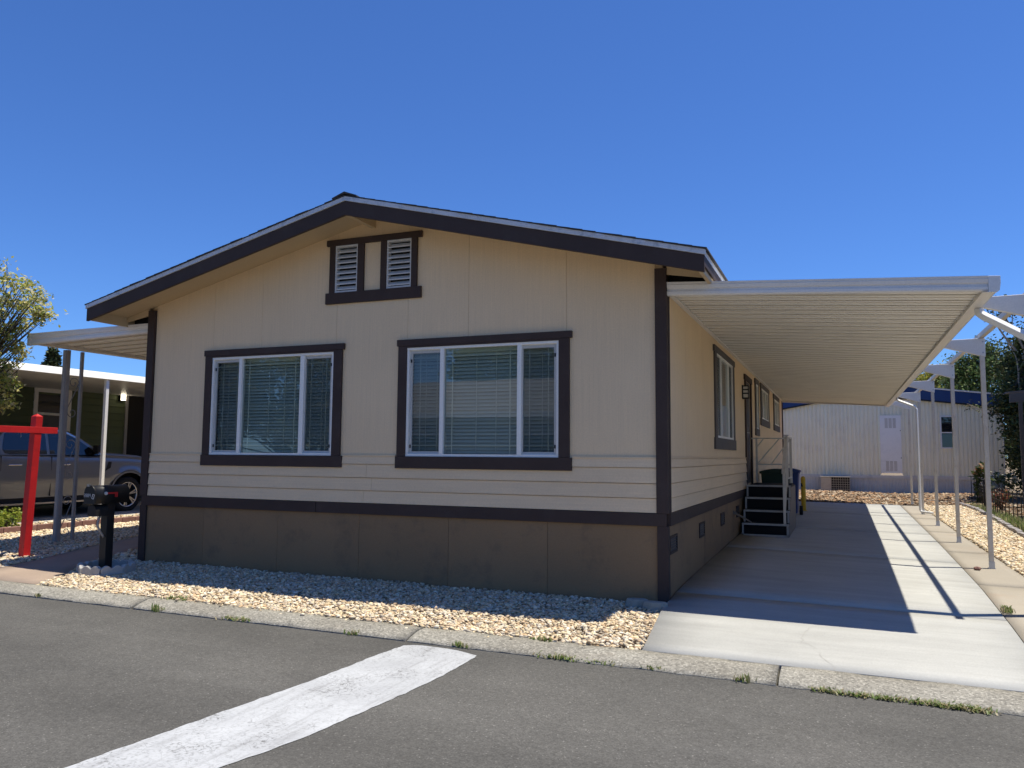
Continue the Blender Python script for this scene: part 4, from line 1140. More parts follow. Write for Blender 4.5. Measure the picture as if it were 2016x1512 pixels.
for sx in (1, -1):
    o = len(b.v)
    for y in ys:
        zl, zb_, h = arch_z(y), belt(y), half(y)
        zz = [zl, max(zl+.004, .70), max(zl+.008, .86), max(zl+.012, .90), max(zl+.02, 1.05), max(zl+.025, 1.25), zb_-.05, zb_, (hoodz(y) if y > 4.2 else zb_)]
        off = [.03, .012, .0, -.018, -.006, .0, .01, .035, .22 if y > 4.2 else .06]
        for z, q in zip(zz, off): b.v.append((TX+sx*(h-q), y, z))
    for i in range(len(ys)-1):
        for k in range(NR-1):
            q = (o+i*NR+k, o+(i+1)*NR+k, o+(i+1)*NR+k+1, o+i*NR+k+1); b.f.append(q if sx < 0 else q[::-1]); b.sm.append(True)
# hood and bed tops
n = len(ys)
for i in range(n-1):
    p, q = i*NR+NR-1, (i+1)*NR+NR-1; o2 = n*NR
    b.f.append((p, q, o2+q, o2+p)); b.sm.append(True)
b.f.append(tuple((n-1)*NR+k for k in range(NR)) + tuple(n*NR+(n-1)*NR+k for k in range(NR-1, -1, -1))); b.sm.append(False)
b.f.append((tuple(k for k in range(NR)) + tuple(n*NR+k for k in range(NR-1, -1, -1)))[::-1]); b.sm.append(False)
body = b.build('body', M['car'], truck)
# cab above the belt line
def cab_prof(sx):
    # side outline of the greenhouse (y, z)
    return [(1.92, 1.44), (2.02, 1.80), (2.16, 1.955), (2.6, 2.005), (3.2, 2.0), (3.50, 1.95), (3.80, 1.80), (4.36, 1.45)]
b = MB(); cp = cab_prof(1)
o = len(b.v)
for sx in (1, -1):
    for y, z in cp: b.v.append((TX+sx*(TW-.02-.24*(z-1.44)), y, z))
nn = len(cp)
b.f.append(tuple(range(nn))[::-1]); b.f.append(tuple(range(nn, 2*nn))); b.sm += [False, False]
for k in range(nn-1): b.f.append((k, k+1, nn+k+1, nn+k)); b.sm.append(True)
b.build('cab', M['car'], truck, .02)
def side_poly(name, pts, mat, off, parent):
    b = MB()
    vs = [(TX+(TW-.02-.24*(z-1.44))+off, y, z) for y, z in pts]
    vs2 = [(x-.02, y, z) for x, y, z in vs]; n_ = len(vs)
    b.add(vs+vs2, [tuple(range(n_)), tuple(range(2*n_-1, n_-1, -1))]+[(i, n_+i, n_+(i+1) % n_, (i+1) % n_) for i in range(n_)])
    return b.build(name, mat, parent)
side_poly('rear_window', [(2.10, 1.475), (2.06, 1.55), (2.13, 1.85), (2.22, 1.91), (2.98, 1.925), (2.98, 1.46), (2.2, 1.455)], M['car_glass'], .006, truck)
side_poly('front_window', [(3.05, 1.46), (3.05, 1.925), (3.42, 1.90), (3.72, 1.77), (4.18, 1.47), (4.18, 1.44)], M['car_glass'], .006, truck)
b = MB(); b.add([(TX+TW*.86, 4.37, 1.47), (TX-TW*.86, 4.37, 1.47), (TX-TW*.78, 3.56, 1.93), (TX+TW*.78, 3.56, 1.93)], [(0, 1, 2, 3)]); o = b.build('windscreen', M['car_glass'], truck); o.location = (0, .025, .02)
side_poly('window_trim', [(2.16, 1.945), (2.6, 1.975), (3.2, 1.97), (3.46, 1.93), (3.76, 1.785), (3.74, 1.775), (3.44, 1.91), (3.2, 1.945), (2.6, 1.95), (2.18, 1.925)], M['rim'], .008, truck)
hs = TX+TW
for y0, y1, nm in ((2.03, 3.075, 'rear door'), (3.085, 4.235, 'front door')):
    b = MB(); b.box(hs-.004, hs+.006, y0, y1, .93, .95); b.build('door_moulding', M['rim'], truck)
    b = MB(); b.box(hs+.004, hs+.030, y0+.13, y0+.40, 1.235, 1.262); b.build('door_handle', M['chrome'], truck, .006)
for y in (2.02, 3.08, 4.24):
    b = MB(); b.box(hs-.02, hs+.0035, y-.004, y+.004, .62, belt(y)-.03); b.build('door_gap', M['plastic'], truck)
b = MB(); b.box(hs-.10, hs+.06, 1.95, 4.35, .47, .50); b.box(hs+.0605, hs+.066, 1.97, 4.33, .47, .505); b.build('running_board', M['rim'], truck)
b = MB(); b.box(hs-.14, hs-.06, 1.9, 4.4, .50, .64); b.build('rocker', M['plastic'], truck)
b = MB(); b.box(TX-.85, TX+.85, -.4, 5.7, .45, .75); b.build('chassis', M['plastic'], truck)
b = MB(); b.box(hs+.0, hs+.16, 4.02, 4.16, 1.50, 1.66); b.box(hs-.06, hs+.06, 4.08, 4.14, 1.47, 1.51); mr = b.build('side_mirror', M['plastic'], truck, .02)
b = MB(); b.prism([(4.36, 1.10), (4.50, 1.17), (4.52, 1.30), (4.44, 1.30)], 'yz', hs-.012, hs+.006); b.build('fender_badge', M['plastic'], truck)
for sx in (1, -1):
    b = MB(); b.box(TX+sx*.55, TX+sx*.93, 5.78, 5.96, 1.02, 1.22); b.build('headlight', M['clear_glass'], truck, .02)
    b = MB(); b.box(TX+sx*.90, TX+sx*(TW-.02), -.57, -.50, 1.0, 1.40); b.build('tail_light', M['red'], truck, .01)
b = MB(); b.box(TX-.52, TX+.52, 5.9, 5.985, .86, 1.22); b.build('grille', M['plastic'], truck, .01)
b = MB(); b.box(TX-.95, TX+.95, 5.88, 6.06, .58, .80); b.build('bumper', M['chrome'], truck, .03)
def wheel(yc, sx):
    xo = TX+sx*(TW-.03); zc = TZ+WRAD-.012
    def ringpts(prof, name, mat, par, n=36):
        b = MB(); o = 0
        for r, dx in prof:
            for k in range(n): t = 2*math.pi*k/n; b.v.append((xo-sx*dx, yc+r*math.cos(t), zc+r*math.sin(t)))
        for i in range(len(prof)-1):
            for k in range(n): b.f.append((i*n+k, i*n+(k+1) % n, (i+1)*n+(k+1) % n, (i+1)*n+k)); b.sm.append(True)
        return b.build(name, mat, par)
    w = ringpts([(.27, .02), (.30, .0), (.36, -.004), (.395, .03), (.405, .07), (.405, .20), (.39, .25), (.27, .26)], 'wheel', M['tyre'], truck)
    ringpts([(.275, .012), (.262, .010), (.250, .03), (.24, .20)], 'rim', M['rim'], w)
    b = MB()
    for k in range(6):
        a = 2*math.pi*k/6+.3
        for da in (-.13, .13):
            p = (xo-sx*.03, yc+.05*math.cos(a), zc+.05*math.sin(a)); q = (xo-sx*.02, yc+.255*math.cos(a+da), zc+.255*math.sin(a+da)); b.bar(p, q, .030, .030)
    b.build('spoke', M['rim'], w)
    b = MB(); b.tube([(xo-sx*.05, yc, zc), (xo-sx*.012, yc, zc)], .065, 16); b.build('hub_cap', M['rim'], w)
    b = MB(); b.tube([(xo-sx*.20, yc, zc), (xo-sx*.19, yc, zc)], .255, 24); b.build('brake_disc', M['plastic'], w)
    if sx > 0:
        b = MB(); n = 24; 
        for r in (.52, .475):
            for k in range(n+1): t = math.pi*k/n-.25+.5*k/n*0; b.v.append((hs+.012-(.0 if r > .5 else .002), yc+r*math.cos(t+.0), TZ+WRAD+r*math.sin(t)))
        for k in range(n): b.f.append((k, k+1, n+2+k, n+1+k)); b.sm.append(True)
        b.build('arch_trim', M['car'], truck)
    b = MB(); b.box(TX+sx*.55, TX+sx*(TW-.30), yc-.5, yc+.5, .55, 1.12); b.build('wheel_well', M['plastic'], truck)
for y in (WF, WR):
    for sx in (1, -1): wheel(y, sx)

# ================================================================== back house
back = thing('cream_back_house', 'cream corrugated metal home with blue gable fascia behind the driveway', 'house')
BY = 24.0; bx0, bx1, bc = 5.6, 14.25, 9.7
def btop(x): return 3.90-.185*abs(x-bc) if x < bc else 3.90-.124*(x-bc)
def bband(x): return btop(x)+.40+.04*max(0, x-11.7)
# corrugated sheets, about one metre wide each
x = bx0; sheets = [5.6, 7.05, 8.46, 9.55, 10.30]
def corr(b, xa, xb, z0, zt_, pitch=.135, amp=.03):
    n = max(2, int(round((xb-xa)/pitch))); st_ = []
    for i in range(n):
        u = xa+(xb-xa)*i/n; d = (xb-xa)/n
        st_ += [(u, 0), (u+d*.55, 0), (u+d*.65, amp), (u+d*.90, amp)]
    st_.append((xb, 0))
    o = len(b.v)
    for u, dy in st_: b.v += [(u, BY+dy, z0), (u, BY+dy, zt_(u))]
    for i in range(len(st_)-1): b.f.append((o+2*i, o+2*i+2, o+2*i+3, o+2*i+1)); b.sm.append(False)
    o = len(b.v)
    b.add([(xa, BY+.05, z0), (xb, BY+.05, z0), (xb, BY+.05, zt_(xb)), (xa, BY+.05, zt_(xa))], [(0, 1, 2, 3)])
for xa, xb in ((5.6, 7.05), (7.053, 8.46), (8.463, 9.7), (9.702, 10.295), (11.075, 12.30), (12.80, 14.25)):
    b = MB(); corr(b, xa, xb, .86, btop); b.build('wall_sheet', M['back_wall'], back)
b = MB(); corr(b, 10.298, 11.072, 3.10, btop); b.build('wall_sheet', M['back_wall'], back)
b = MB(); corr(b, 12.303, 12.797, 3.05, btop); b.build('wall_sheet', M['back_wall'], back)
b = MB(); corr(b, 12.303, 12.797, .86, lambda u: 1.86); b.build('wall_sheet', M['back_wall'], back)
b = MB(); b.box(10.335, 11.035, BY-.03, BY+.02, .97, 3.075); ud = b.build('utility_door', M['back_door'], back)
b = MB(); b.box(10.298, 10.334, BY-.02, BY+.03, .90, 3.10); b.box(11.036, 11.072, BY-.02, BY+.03, .90, 3.10); b.box(10.335, 11.035, BY-.02, BY+.03, 3.076, 3.10); b.build('door_frame', M['back_wall'], ud)
for z0 in (2.62, 1.05):
    for q in range(3):
        b = MB(); xx = 10.50+q*.135
        for r_ in range(11): b.box(xx, xx+.10, BY-.034, BY-.029, z0+r_*.033, z0+r_*.033+.017)
        b.build('vent_slots', M['ac'], ud)
b = MB(); b.box(11.0, 11.02, BY-.05, BY-.03, 2.5, 2.54); b.box(11.0, 11.02, BY-.05, BY-.03, 1.5, 1.54); b.build('latch', M['black'], ud)
b = MB()
for q in ((12.303, 12.797, 3.0, 3.05), (12.303, 12.797, 1.86, 1.91)): b.box(q[0], q[1], BY-.03, BY+.03, q[2], q[3])
b.box(12.303, 12.35, BY-.028, BY+.03, 1.91, 3.0); b.box(12.75, 12.797, BY-.028, BY+.03, 1.91, 3.0); b.box(12.35, 12.75, BY-.02, BY+.03, 2.42, 2.46)
bw = b.build('window', M['alu'], back)
b = MB(); b.add([(12.35, BY+.01, 1.91), (12.75, BY+.01, 1.91), (12.75, BY+.01, 3.0), (12.35, BY+.01, 3.0)], [(0, 1, 2, 3)]); b.build('pane', M['car_glass'], bw)
b = MB(); b.box(bx0, bx1+.01, BY-.03, BY+.04, .76, .88); b.build('base_trim', M['back_skirt'], back)
b = MB(); corr(b, bx0, bx1, .1, lambda u: .76, .10, .012); b.build('skirt_panel', M['back_skirt'], back)
b = MB(); b.prism([(bx0-.3, btop(bx0-.3)), (bc, btop(bc)), (bx1+.1, btop(bx1+.1)), (bx1+.1, bband(bx1+.1)-.10), (bc, bband(bc)), (bx0-.3, bband(bx0-.3))], 'xz', BY-.10, BY-.02)
b.build('blue_fascia', M['blue_fascia'], back)
for q in range(22):
    xx = bx0+.1+q*.4
    if xx > bx1: break
    b = MB(); b.box(xx-.012, xx+.012, BY-.112, BY-.101, btop(xx)+.01, bband(xx)-.07); b.build('fascia_rib', M['blue_fascia'], back)
b = MB()
for xa, xb in ((bx0-.35, bc), (bc, bx1+.15)):
    o = len(b.v); tz = lambda u: (bband(u)-(.10 if u > bx1 else 0))
    b.prism([(xa, tz(xa)), (xb, tz(xb)), (xb, tz(xb)+.05), (xa, tz(xa)+.05)], 'xz', BY-.14, BY+12)
b.build('roof', M['alu'], back)
b = MB(); b.prism([(bx0-.3, btop(bx0-.3)-.05), (bc, btop(bc)-.05), (bx1+.1, btop(bx1+.1)-.05), (bx1+.1, btop(bx1+.1)), (bc, btop(bc)), (bx0-.3, btop(bx0-.3))], 'xz', BY-.105, BY-.015); b.build('fascia_edge', M['black'], back)
b = MB(); b.box(bx1-.05, bx1, BY+.05, BY+12, .1, 3.45); b.build('side_wall', M['back_wall'], back)
b = MB(); b.box(bx1, bx1+.02, BY-.02, BY+.05, .86, 3.5); b.build('corner_strip', M['alu'], back)
ac = thing('air_conditioner', 'beige outdoor air conditioner with wire guard against the back house', 'air conditioner')
z0 = zm(8.7, 23.5)
b = MB(); b.box(8.27, 8.62, 23.2, 23.85, z0, .80); b.build('cabinet', M['ac'], ac, .01)
b = MB(); b.box(8.62, 9.26, 23.28, 23.85, z0, .79); b.build('coil', M['black'], ac)
b = MB(); b.box(8.24, 9.28, 23.18, 23.87, .80, .825); b.build('top_cover', M['ac'], ac)
b = MB()
for q in range(6): b.box(8.621, 9.26, 23.262, 23.274, z0+.03+q*.085, z0+.042+q*.085)
for q in range(9): b.box(8.63+q*.077, 8.64+q*.077, 23.250, 23.262, z0, .80)
b.build('wire_guard', M['ac'], ac)

# ================================================================== vegetation
def limb(b, p, d, ln, r, depth, tips, rg, spread=.6, up=.15, seg=4, shrink=.7, kids=(2, 3)):
    pts = [p]; dd = Vector(d).normalized(); rad = [r]
    for i in range(seg):
        dd = (dd+Vector((rg.uniform(-.18, .18), rg.uniform(-.18, .18), rg.uniform(-.08, .12)+up*.2))).normalized()
        pts.append(tuple(Vector(pts[-1])+dd*(ln/seg))); rad.append(r*(1-.45*(i+1)/seg))
        if depth <= 1: tips.append(pts[-1])
    b.tube(pts, rad, 6 if r > .02 else 4, cap=False)
    if depth <= 0: return
    for k in range(rg.randint(*kids)):
        i = rg.randint(max(1, seg-2), seg)
        nd = (dd+Vector((rg.uniform(-1, 1), rg.uniform(-1, 1), rg.uniform(-.4, .9)))*spread).normalized()
        limb(b, pts[i], nd, ln*shrink*rg.uniform(.75, 1.15), rad[i]*.72, depth-1, tips, rg, spread, up, seg, shrink, kids)

def leaves(name, C, n, size, pal, mat, parent, spread=.16, droop=0., aspect=.55, seed=0, shell=None):
    """n folded four-sided leaves around the points C"""
    g = np.random.default_rng(seed); C = np.asarray(C, float)
    P = C[g.integers(0, len(C), n)]+g.normal(0, 1, (n, 3))*np.array([spread, spread, spread*.8])
    s = size*g.uniform(.6, 1.35, n)
    base = np.array([(0, 0, 0), (.5, -aspect/2, .06), (1, 0, 0), (.5, aspect/2, .06)])
    Rm = rot_rand(n, 1.1)
    V = np.einsum('nij,kj->nki', Rm, base)*s[:, None, None]+P[:, None, :]
    F = (np.array([(0, 1, 2), (0, 2, 3)])[None]+(np.arange(n)*4)[:, None, None]).reshape(-1, 3)
    c = pal[g.integers(0, len(pal), n)]*g.uniform(.7, 1.25, (n, 1))
    me = np_mesh(name, V.reshape(-1, 3), F, np.repeat(c, 4, 0))
    return link(name, me, mat, parent)
YEL = 1.2*np.array([(.50,.44,.10),(.42,.42,.08),(.58,.52,.20),(.28,.33,.08),(.60,.54,.30),(.22,.26,.07)])
DKG = np.array([(.035,.060,.022),(.05,.075,.025),(.07,.085,.03),(.03,.045,.02),(.085,.09,.04)])
MDG = np.array([(.06,.10,.03),(.08,.12,.035),(.10,.13,.04),(.05,.08,.025)])
GOLD = np.array([(.30,.28,.04),(.24,.25,.04),(.18,.21,.04),(.36,.31,.06)])

def blob(cx, cy, cz, rx, ry, rz, n, rg):
    P = []
    while len(P) < n:
        v = Vector((rg.gauss(0, 1), rg.gauss(0, 1), rg.gauss(0, 1))).normalized()*(rg.uniform(.45, 1)**.6)
        P.append((cx+v.x*rx, cy+v.y*ry, cz+v.z*rz))
    return P
# left yellow leaved tree
t1 = thing('yellow_leaved_tree', 'small tree with yellow green leaves and bare top twigs at left edge', 'tree')
rg = random.Random(21); b = MB(); tips = []
TXc, TYc = -3.55, -.35; g = zleft(TXc, TYc)
b.tube([(TXc, TYc, g-.1), (TXc+.03, TYc, g+.9), (TXc-.02, TYc+.02, g+1.9)], [.075, .062, .055], 10)
for d in ((.6, .1, .55), (-.5, .3, .6), (.1, -.5, .8), (.25, .4, .95), (-.1, .1, 1), (.75, -.1, .25), (.5, -.35, .45), (.85, .25, .5), (.45, .0, 1.0), (.7, .35, .85)):
    limb(b, (TXc, TYc, g+1.5+rg.uniform(0, .4)), d, .95, .034, 2, tips, rg, .6, .25, 4, .62)
b.build('trunk', M['bark'], t1)
tips = [p for p in tips if p[0] < -1.5 and p[2] < 4.3]
low = [p for p in tips if p[2] < 3.85]
cl = blob(-2.75, -.3, 3.55, .42, .4, .34, 30, rg)+blob(-2.72, -.3, 2.95, .40, .35, .36, 30, rg)+blob(-2.05, -.3, 3.82, .20, .2, .13, 7, rg)+blob(-1.86, -.3, 3.50, .20, .12, .06, 7, rg)+blob(-2.75, -.3, 2.42, .34, .3, .28, 18, rg)+blob(-2.45, -.3, 4.08, .20, .2, .14, 6, rg)+blob(-3.3, -.3, 3.2, .5, .5, .8, 34, rg)
bb = MB()
for q in cl: bb.tube([(lerp(TXc, q[0], .35), TYc, lerp(2.1, q[2], .45)), (lerp(TXc, q[0], .75), lerp(TYc, q[1], .75), lerp(2.1, q[2], .8)), q], [.014, .009, .004], 4, cap=False)
bb.build('branches', M['bark'], t1)
leaves('crown', cl, 7200, .064, YEL*.9, M['leaf'], t1, .065, seed=2)
b = MB(); tw = []
for k in range(6):
    p = (TXc+rg.uniform(.2, 1.3), TYc+rg.uniform(-.3, .3), 3.45); limb(b, p, (rg.uniform(-.2, .5), rg.uniform(-.2, .2), 1), rg.uniform(.45, .75), .008, 1, tw, rg, .35, .2, 4, .5)
b.build('top_twigs', M['bark'], t1)
leaves('twig_leaves', tw, 260, .06, YEL, M['leaf'], t1, .04, seed=5)

# shrub at the left edge
def shrub(name, label, cat, x, y, z, r, h, n, size, pal, seed, mat='leaf', flowers=None, group=None):
    t = thing(name, label, cat, group); rg = random.Random(seed); b = MB(); tp = []
    for k in range(7): 
        a = rg.uniform(0, 6.28); tip = (x+r*.7*math.cos(a), y+r*.7*math.sin(a), z+h*rg.uniform(.6, 1)); b.tube([(x, y, z-.05), ((x+tip[0])/2, (y+tip[1])/2, z+h*.45), tip], [.012, .009, .005], 5); tp.append(tip)
    b.build('stem', M['bark'], t)
    leaves('foliage', tp+blob(x, y, z+h*.55, r*.9, r*.9, h*.5, 30, rg), n, size, pal, M[mat], t, r*.14, seed=seed)
    if flowers is not None: leaves('flower', tp, 60, size*1.1, flowers, M['leaf'], t, r*.16, seed=seed+1)
    return t
shrub('leafy_shrub', 'bright lime leafed shrub on the bed at left frame edge', 'shrub', -4.75, 1.35, zleft(-4.7, 1.4)+.02, .30, .30, 900, .06, np.array([(.30,.36,.05),(.38,.40,.07),(.22,.30,.05)]), 31)
shrub('leafy_shrub', 'tall thin leafy plant beside the truck at the left frame edge', 'shrub', -4.62, .95, zleft(-4.6, .95)+.02, .15, 1.55, 420, .06, MDG, 32)
# right side planting
shrub('flowering_plant', 'orange flowered plant behind the iron fence', 'plant', 12.72, 18.0, .25, .22, 1.15, 420, .13, MDG, 41, flowers=np.array([(.40,.20,.10),(.34,.14,.07),(.45,.28,.15)]))
shrub('flowering_plant', 'small red leafed plant low behind the iron fence', 'plant', 12.85, 16.2, .22, .25, .45, 260, .10, np.array([(.28,.08,.05),(.20,.10,.05),(.12,.12,.04)]), 42)
shrub('flowering_plant', 'white flowered leafy plant by the green utility box', 'plant', 13.35, 18.6, .25, .35, .85, 420, .10, MDG, 43, flowers=np.array([(.7,.7,.62),(.6,.62,.5)]))

def big_tree(name, label, x, y, z, trunk_h, blobs, n, size, pal, seed, mat='leaf', bark='bark', r0=.16, lean=(0, 0), clump=.22):
    t = thing(name, label, 'tree'); rg = random.Random(seed); b = MB(); C = []
    top = (x+lean[0], y+lean[1], z+trunk_h)
    b.tube([(x, y, z-.2), (x+lean[0]*.4+.05, y+lean[1]*.4, z+trunk_h*.5), top], [r0, r0*.75, r0*.5], 10)
    for (cx, cy, cz, rx, ry, rz, m) in blobs:
        pts = blob(cx, cy, cz, rx, ry, rz, m, rg); C += pts
        for q in pts[:max(3, m//6)]:
            s = (lerp(x, top[0], .7), lerp(y, top[1], .7), z+trunk_h*rg.uniform(.5, 1)); mid = tuple((s[i]+q[i])/2+rg.uniform(-.2, .2) for i in range(3))
            b.tube([s, mid, q], [r0*.25, r0*.15, .012], 5, cap=False)
    b.build('trunk', M[bark], t)
    leaves('crown', C, n, size, pal, M[mat], t, clump, seed=seed)
    return t
big_tree('evergreen_tree', 'round dark evergreen tree rising behind the blue gable roof', 14.5, 30.5, .3, 3.2, [(14.8, 30.5, 4.6, 1.6, 1.2, 1.75, 150), (13.9, 30.2, 3.9, .6, .8, 1.0, 40)], 26000, .13, np.concatenate([DKG*1.7, MDG*1.9]), 51, 'conifer')
big_tree('golden_tree', 'sunlit golden green tree behind the far end of the carport', 12.9, 36, .3, 3.0, [(12.4, 36, 5.0, 1.4, 1.0, 1.2, 70), (13.8, 36, 4.8, 1.3, .8, 1.1, 60)], 12000, .16, GOLD, 52)
t = big_tree('shaggy_tree', 'dark shaggy tree with grey bare limbs at the right edge', 14.2, 19.6, .25, 4.3,
             [(14.2, 19.6, 3.6, .75, .8, 1.0, 50), (14.6, 19.5, 2.0, .9, 1.0, 1.3, 80), (14.9, 19.9, 4.9, .9, .9, 1.2, 70), (14.3, 20.2, 4.6, .6, .6, .8, 45), (13.75, 19.4, 2.9, .35, .5, .8, 30), (15.1, 19.2, .9, 1.2, .9, .7, 50)], 25000, .11, DKG*1.35, 53, 'conifer', 'bark', .2, (-.1, 0), .16)
rg = random.Random(8); b = MB(); tw = []
for k in range(12):
    limb(b, (14.2+rg.uniform(-.3, .7), 19.3, 2.5+rg.uniform(0, 2.4)), (rg.uniform(-.5, .5), rg.uniform(-.4, .1), rg.uniform(.5, 1.2)), rg.uniform(.8, 1.5), .035, 2, tw, rg, .5, .2, 4, .6)
limb(b, (13.9, 19.4, 2.7), (-1, 0, .15), .95, .022, 1, tw, rg, .5, 0, 4, .5)
b.build('bare_limbs', M['pale_bark'], t)
leaves('sparse_leaves', tw, 1500, .10, DKG, M['conifer'], t, .09, seed=77)
big_tree('broadleaf_tree', 'dense dark broadleaf tree filling the right edge behind the fence', 16.6, 21.5, .25, 3.5, [(16.6, 21.5, 3.5, 1.7, 1.6, 2.4, 130), (16.0, 20.8, 1.4, 1.5, 1.2, 1.1, 60), (15.2, 22.6, 1.6, 1.0, .9, 1.5, 70)], 23000, .13, DKG, 54, 'conifer')
big_tree('broadleaf_tree', 'low dense dark tree closing the gap right of the back house', 16.9, 27, .25, 2.6, [(16.6, 27, 2.2, 2.2, 1.2, 2.1, 120), (19.5, 27, 2.6, 2.2, 1.2, 2.4, 100)], 17000, .2, DKG, 57, 'conifer', clump=.28)
# far conifer over the left roof
fc = thing('far_conifer', 'tiny dark conifer top far beyond the left carport roof', 'tree')
b = MB(); b.tube([(-41.3, 30, 0), (-41.3, 30, 8.4)], [.2, .03], 6); b.build('trunk', M['bark'], fc)
rg = random.Random(4); C = []
for k in range(260):
    q = rg.uniform(0, 1)**.7; a = rg.uniform(0, 6.28); rr = (1-q)*2.0*rg.uniform(.4, 1); C.append((-41.3+rr*math.cos(a), 30+rr*math.sin(a), 3.5+q*5.0))
leaves('crown', C, 5000, .28, DKG, M['conifer'], fc, .12, seed=9)

# curved stone edging on the right
ed = thing('curved_edging', 'grey curved edging blocks bounding the right gravel bed', 'edging')
pts = resample(edg, 62)
for i in range(len(pts)-1):
    p, q = pts[i], pts[i+1]
    if p[1] < 2: continue
    dx, dy = q[0]-p[0], q[1]-p[1]; ln = math.hypot(dx, dy)
    b = MB(); b.box(-.05, .05, .008, ln-.008, -.05, .075+random.uniform(-.012, .012)); o = b.build('edging_block', M['edging'], ed, .012)
    o.location = (p[0], p[1], zdrive(*p)); o.rotation_euler = (0, 0, -math.atan2(dx, dy)+random.uniform(-.04, .04))
# low iron fence: five looped panels
fl = [(12.50, 8.6), (12.45, 11.5), (12.40, 13.1), (12.52, 16.4), (12.62, 18.4), (12.66, 19.3)]
fpts = resample(fl, 15)
iron = thing('border_fence', 'low black wire border fence with looped tops on the right bed', 'fence')
for i in range(14):
    p, q = fpts[i], fpts[i+1]; z0 = .12; z1 = .83+rj.uniform(-.02, .02)
    b = MB(); n_ = 2
    P_ = [(lerp(p[0], q[0], k/n_), lerp(p[1], q[1], k/n_)) for k in range(n_+1)]
    for k in range(n_):
        a, c = P_[k], P_[k+1]; mid = ((a[0]+c[0])/2, (a[1]+c[1])/2)
        b.tube([(a[0], a[1], z0), (a[0], a[1], z1-.05), (mid[0], mid[1], z1), (c[0]-.0, c[1]-.03, z1-.05), (c[0], c[1]-.03, z0)], .008, 5)
    for z in (z0+.12, z0+.42, z1-.12): b.tube([(p[0], p[1], z), (q[0], q[1], z)], .006, 5)
    b.build('fence_panel', M['black'], iron)
for x_, y_ in ((12.62, 18.4), (12.52, 16.4)):
    b = MB(); b.box(x_-.02, x_+.02, y_-.02, y_+.02, .1, .95); b.build('fence_post', M['black'], iron)
b = MB(); b.tube([(12.6, 19.3, .98), (14.4, 19.4, 1.02)], .012, 6); b.tube([(12.6, 19.3, .1), (12.6, 19.3, .98)], .012, 6); b.build('back_rail', M['black'], iron)
ub = thing('utility_box', 'small pale green utility box near the dark trees', 'utility box')
b = MB(); b.box(13.2, 13.58, 19.9, 20.2, .25, .98); b.build('cabinet', paint('utility_green', (.42, .47, .40), .6), ub, .01)
b = MB(); b.box(13.18, 13.60, 19.88, 20.22, .98, 1.0); b.build('lid', M['alu'], ub)
# neighbour carport corner on the far right
nc = thing('neighbour_carport', 'dark brown carport corner with post at the right edge', 'carport')
b = MB(); b.prism([(12.80, 2.87), (16, 3.13), (16, 3.36), (12.80, 3.09)], 'xz', 13.96, 14.04); b.build('beam', M['wood_beam'], nc)
b = MB(); b.box(12.98, 13.06, 13.97, 14.03, .15, 2.90); b.build('post', M['wood_beam'], nc)
b = MB(); b.prism([(12.75, 3.10), (17, 3.44), (17, 3.48), (12.75, 3.14)], 'xz', 14.05, 14.35); b.build('roof', M['wood_beam'], nc)

rn = thing('right_sky_blocker', 'unseen grey home beyond the right frame edge, added to block sky light', 'house')  # added out of view to cut the sky light under the carport
b = MB(); b.box(16.6, 20.5, -1, 14, .0, 3.3); b.build('wall', M['opp_wall'], rn)
b = MB(); b.box(13.5, 16.6, -.5, 13.9, 3.10, 3.16); b.build('carport_roof', M['wood_beam'], rn)  # unseen roof, belongs to the added sky block
b = MB(); b.prism([(16.4, 3.3), (18.5, 3.9), (20.7, 3.3)], 'xz', -1.2, 14.2); b.build('roof', M['shingle'], rn)

# weeds and grass
GR = np.array([(.17,.24,.06),(.22,.28,.09),(.13,.19,.05),(.34,.32,.16),(.40,.34,.20)])
def tuft(P, blades, h, seed, spread, flat=.6):
    g_ = np.random.default_rng(seed); n = blades
    C = np.asarray(P)[g_.integers(0, len(P), n)]+np.stack([g_.normal(0, spread, n), g_.normal(0, spread*.5, n), np.zeros(n)], 1)
    a = g_.uniform(0, 6.28, n); hh = h*g_.uniform(.4, 1.2, n); ln = flat*hh*g_.uniform(.3, 1.3, n); w = .004+.004*g_.uniform(0, 1, n)
    dx, dy = np.cos(a), np.sin(a)
    V = np.stack([C+np.stack([-dy*w, dx*w, 0*w], 1), C+np.stack([dy*w, -dx*w, 0*w], 1), C+np.stack([dx*ln*.4+dy*w, dy*ln*.4-dx*w, hh*.6], 1), C+np.stack([dx*ln*.4-dy*w, dy*ln*.4+dx*w, hh*.6], 1), C+np.stack([dx*ln, dy*ln, hh], 1)], 1)
    F = np.concatenate([np.array([(0, 1, 2), (0, 2, 3), (3, 2, 4)])+i*5 for i in range(n)])
    c = GR[g_.integers(0, len(GR), n)]*g_.uniform(.7, 1.2, (n, 1))
    return V.reshape(-1, 3), F, np.repeat(c, 5, 0)
def weed(label, x0, x1, y, blades, h, seed, sp=.02, flat=.6):
    P = [(lerp(x0, x1, k/8), y+random.uniform(-.015, .015), zroad(lerp(x0, x1, k/8))+.004 if y < -2.1 else zkerb(x0)) for k in range(9)]
    V, F, c = tuft(P, int(blades*.55), h*.8, seed, sp*1.3, flat)
    link('weed', np_mesh('weed', V, F, c), M['leaf'], label=label, category='weed', group='weeds along the kerb')
weed('green weed in the kerb joint right of the white stripe end', 5.98, 6.06, -2.22, 60, .06, 1)
weed('wide green weed patch on the kerb edge right of the stripe', 6.75, 7.0, -2.215, 190, .045, 2, .03, 1.2)
weed('thin trailing weed on the kerb edge before the driveway corner', 7.1, 7.4, -2.22, 90, .035, 3, .03, 1.4)
weed('small weed at the kerb edge beneath the driveway corner', 7.6, 7.66, -2.225, 40, .04, 4)
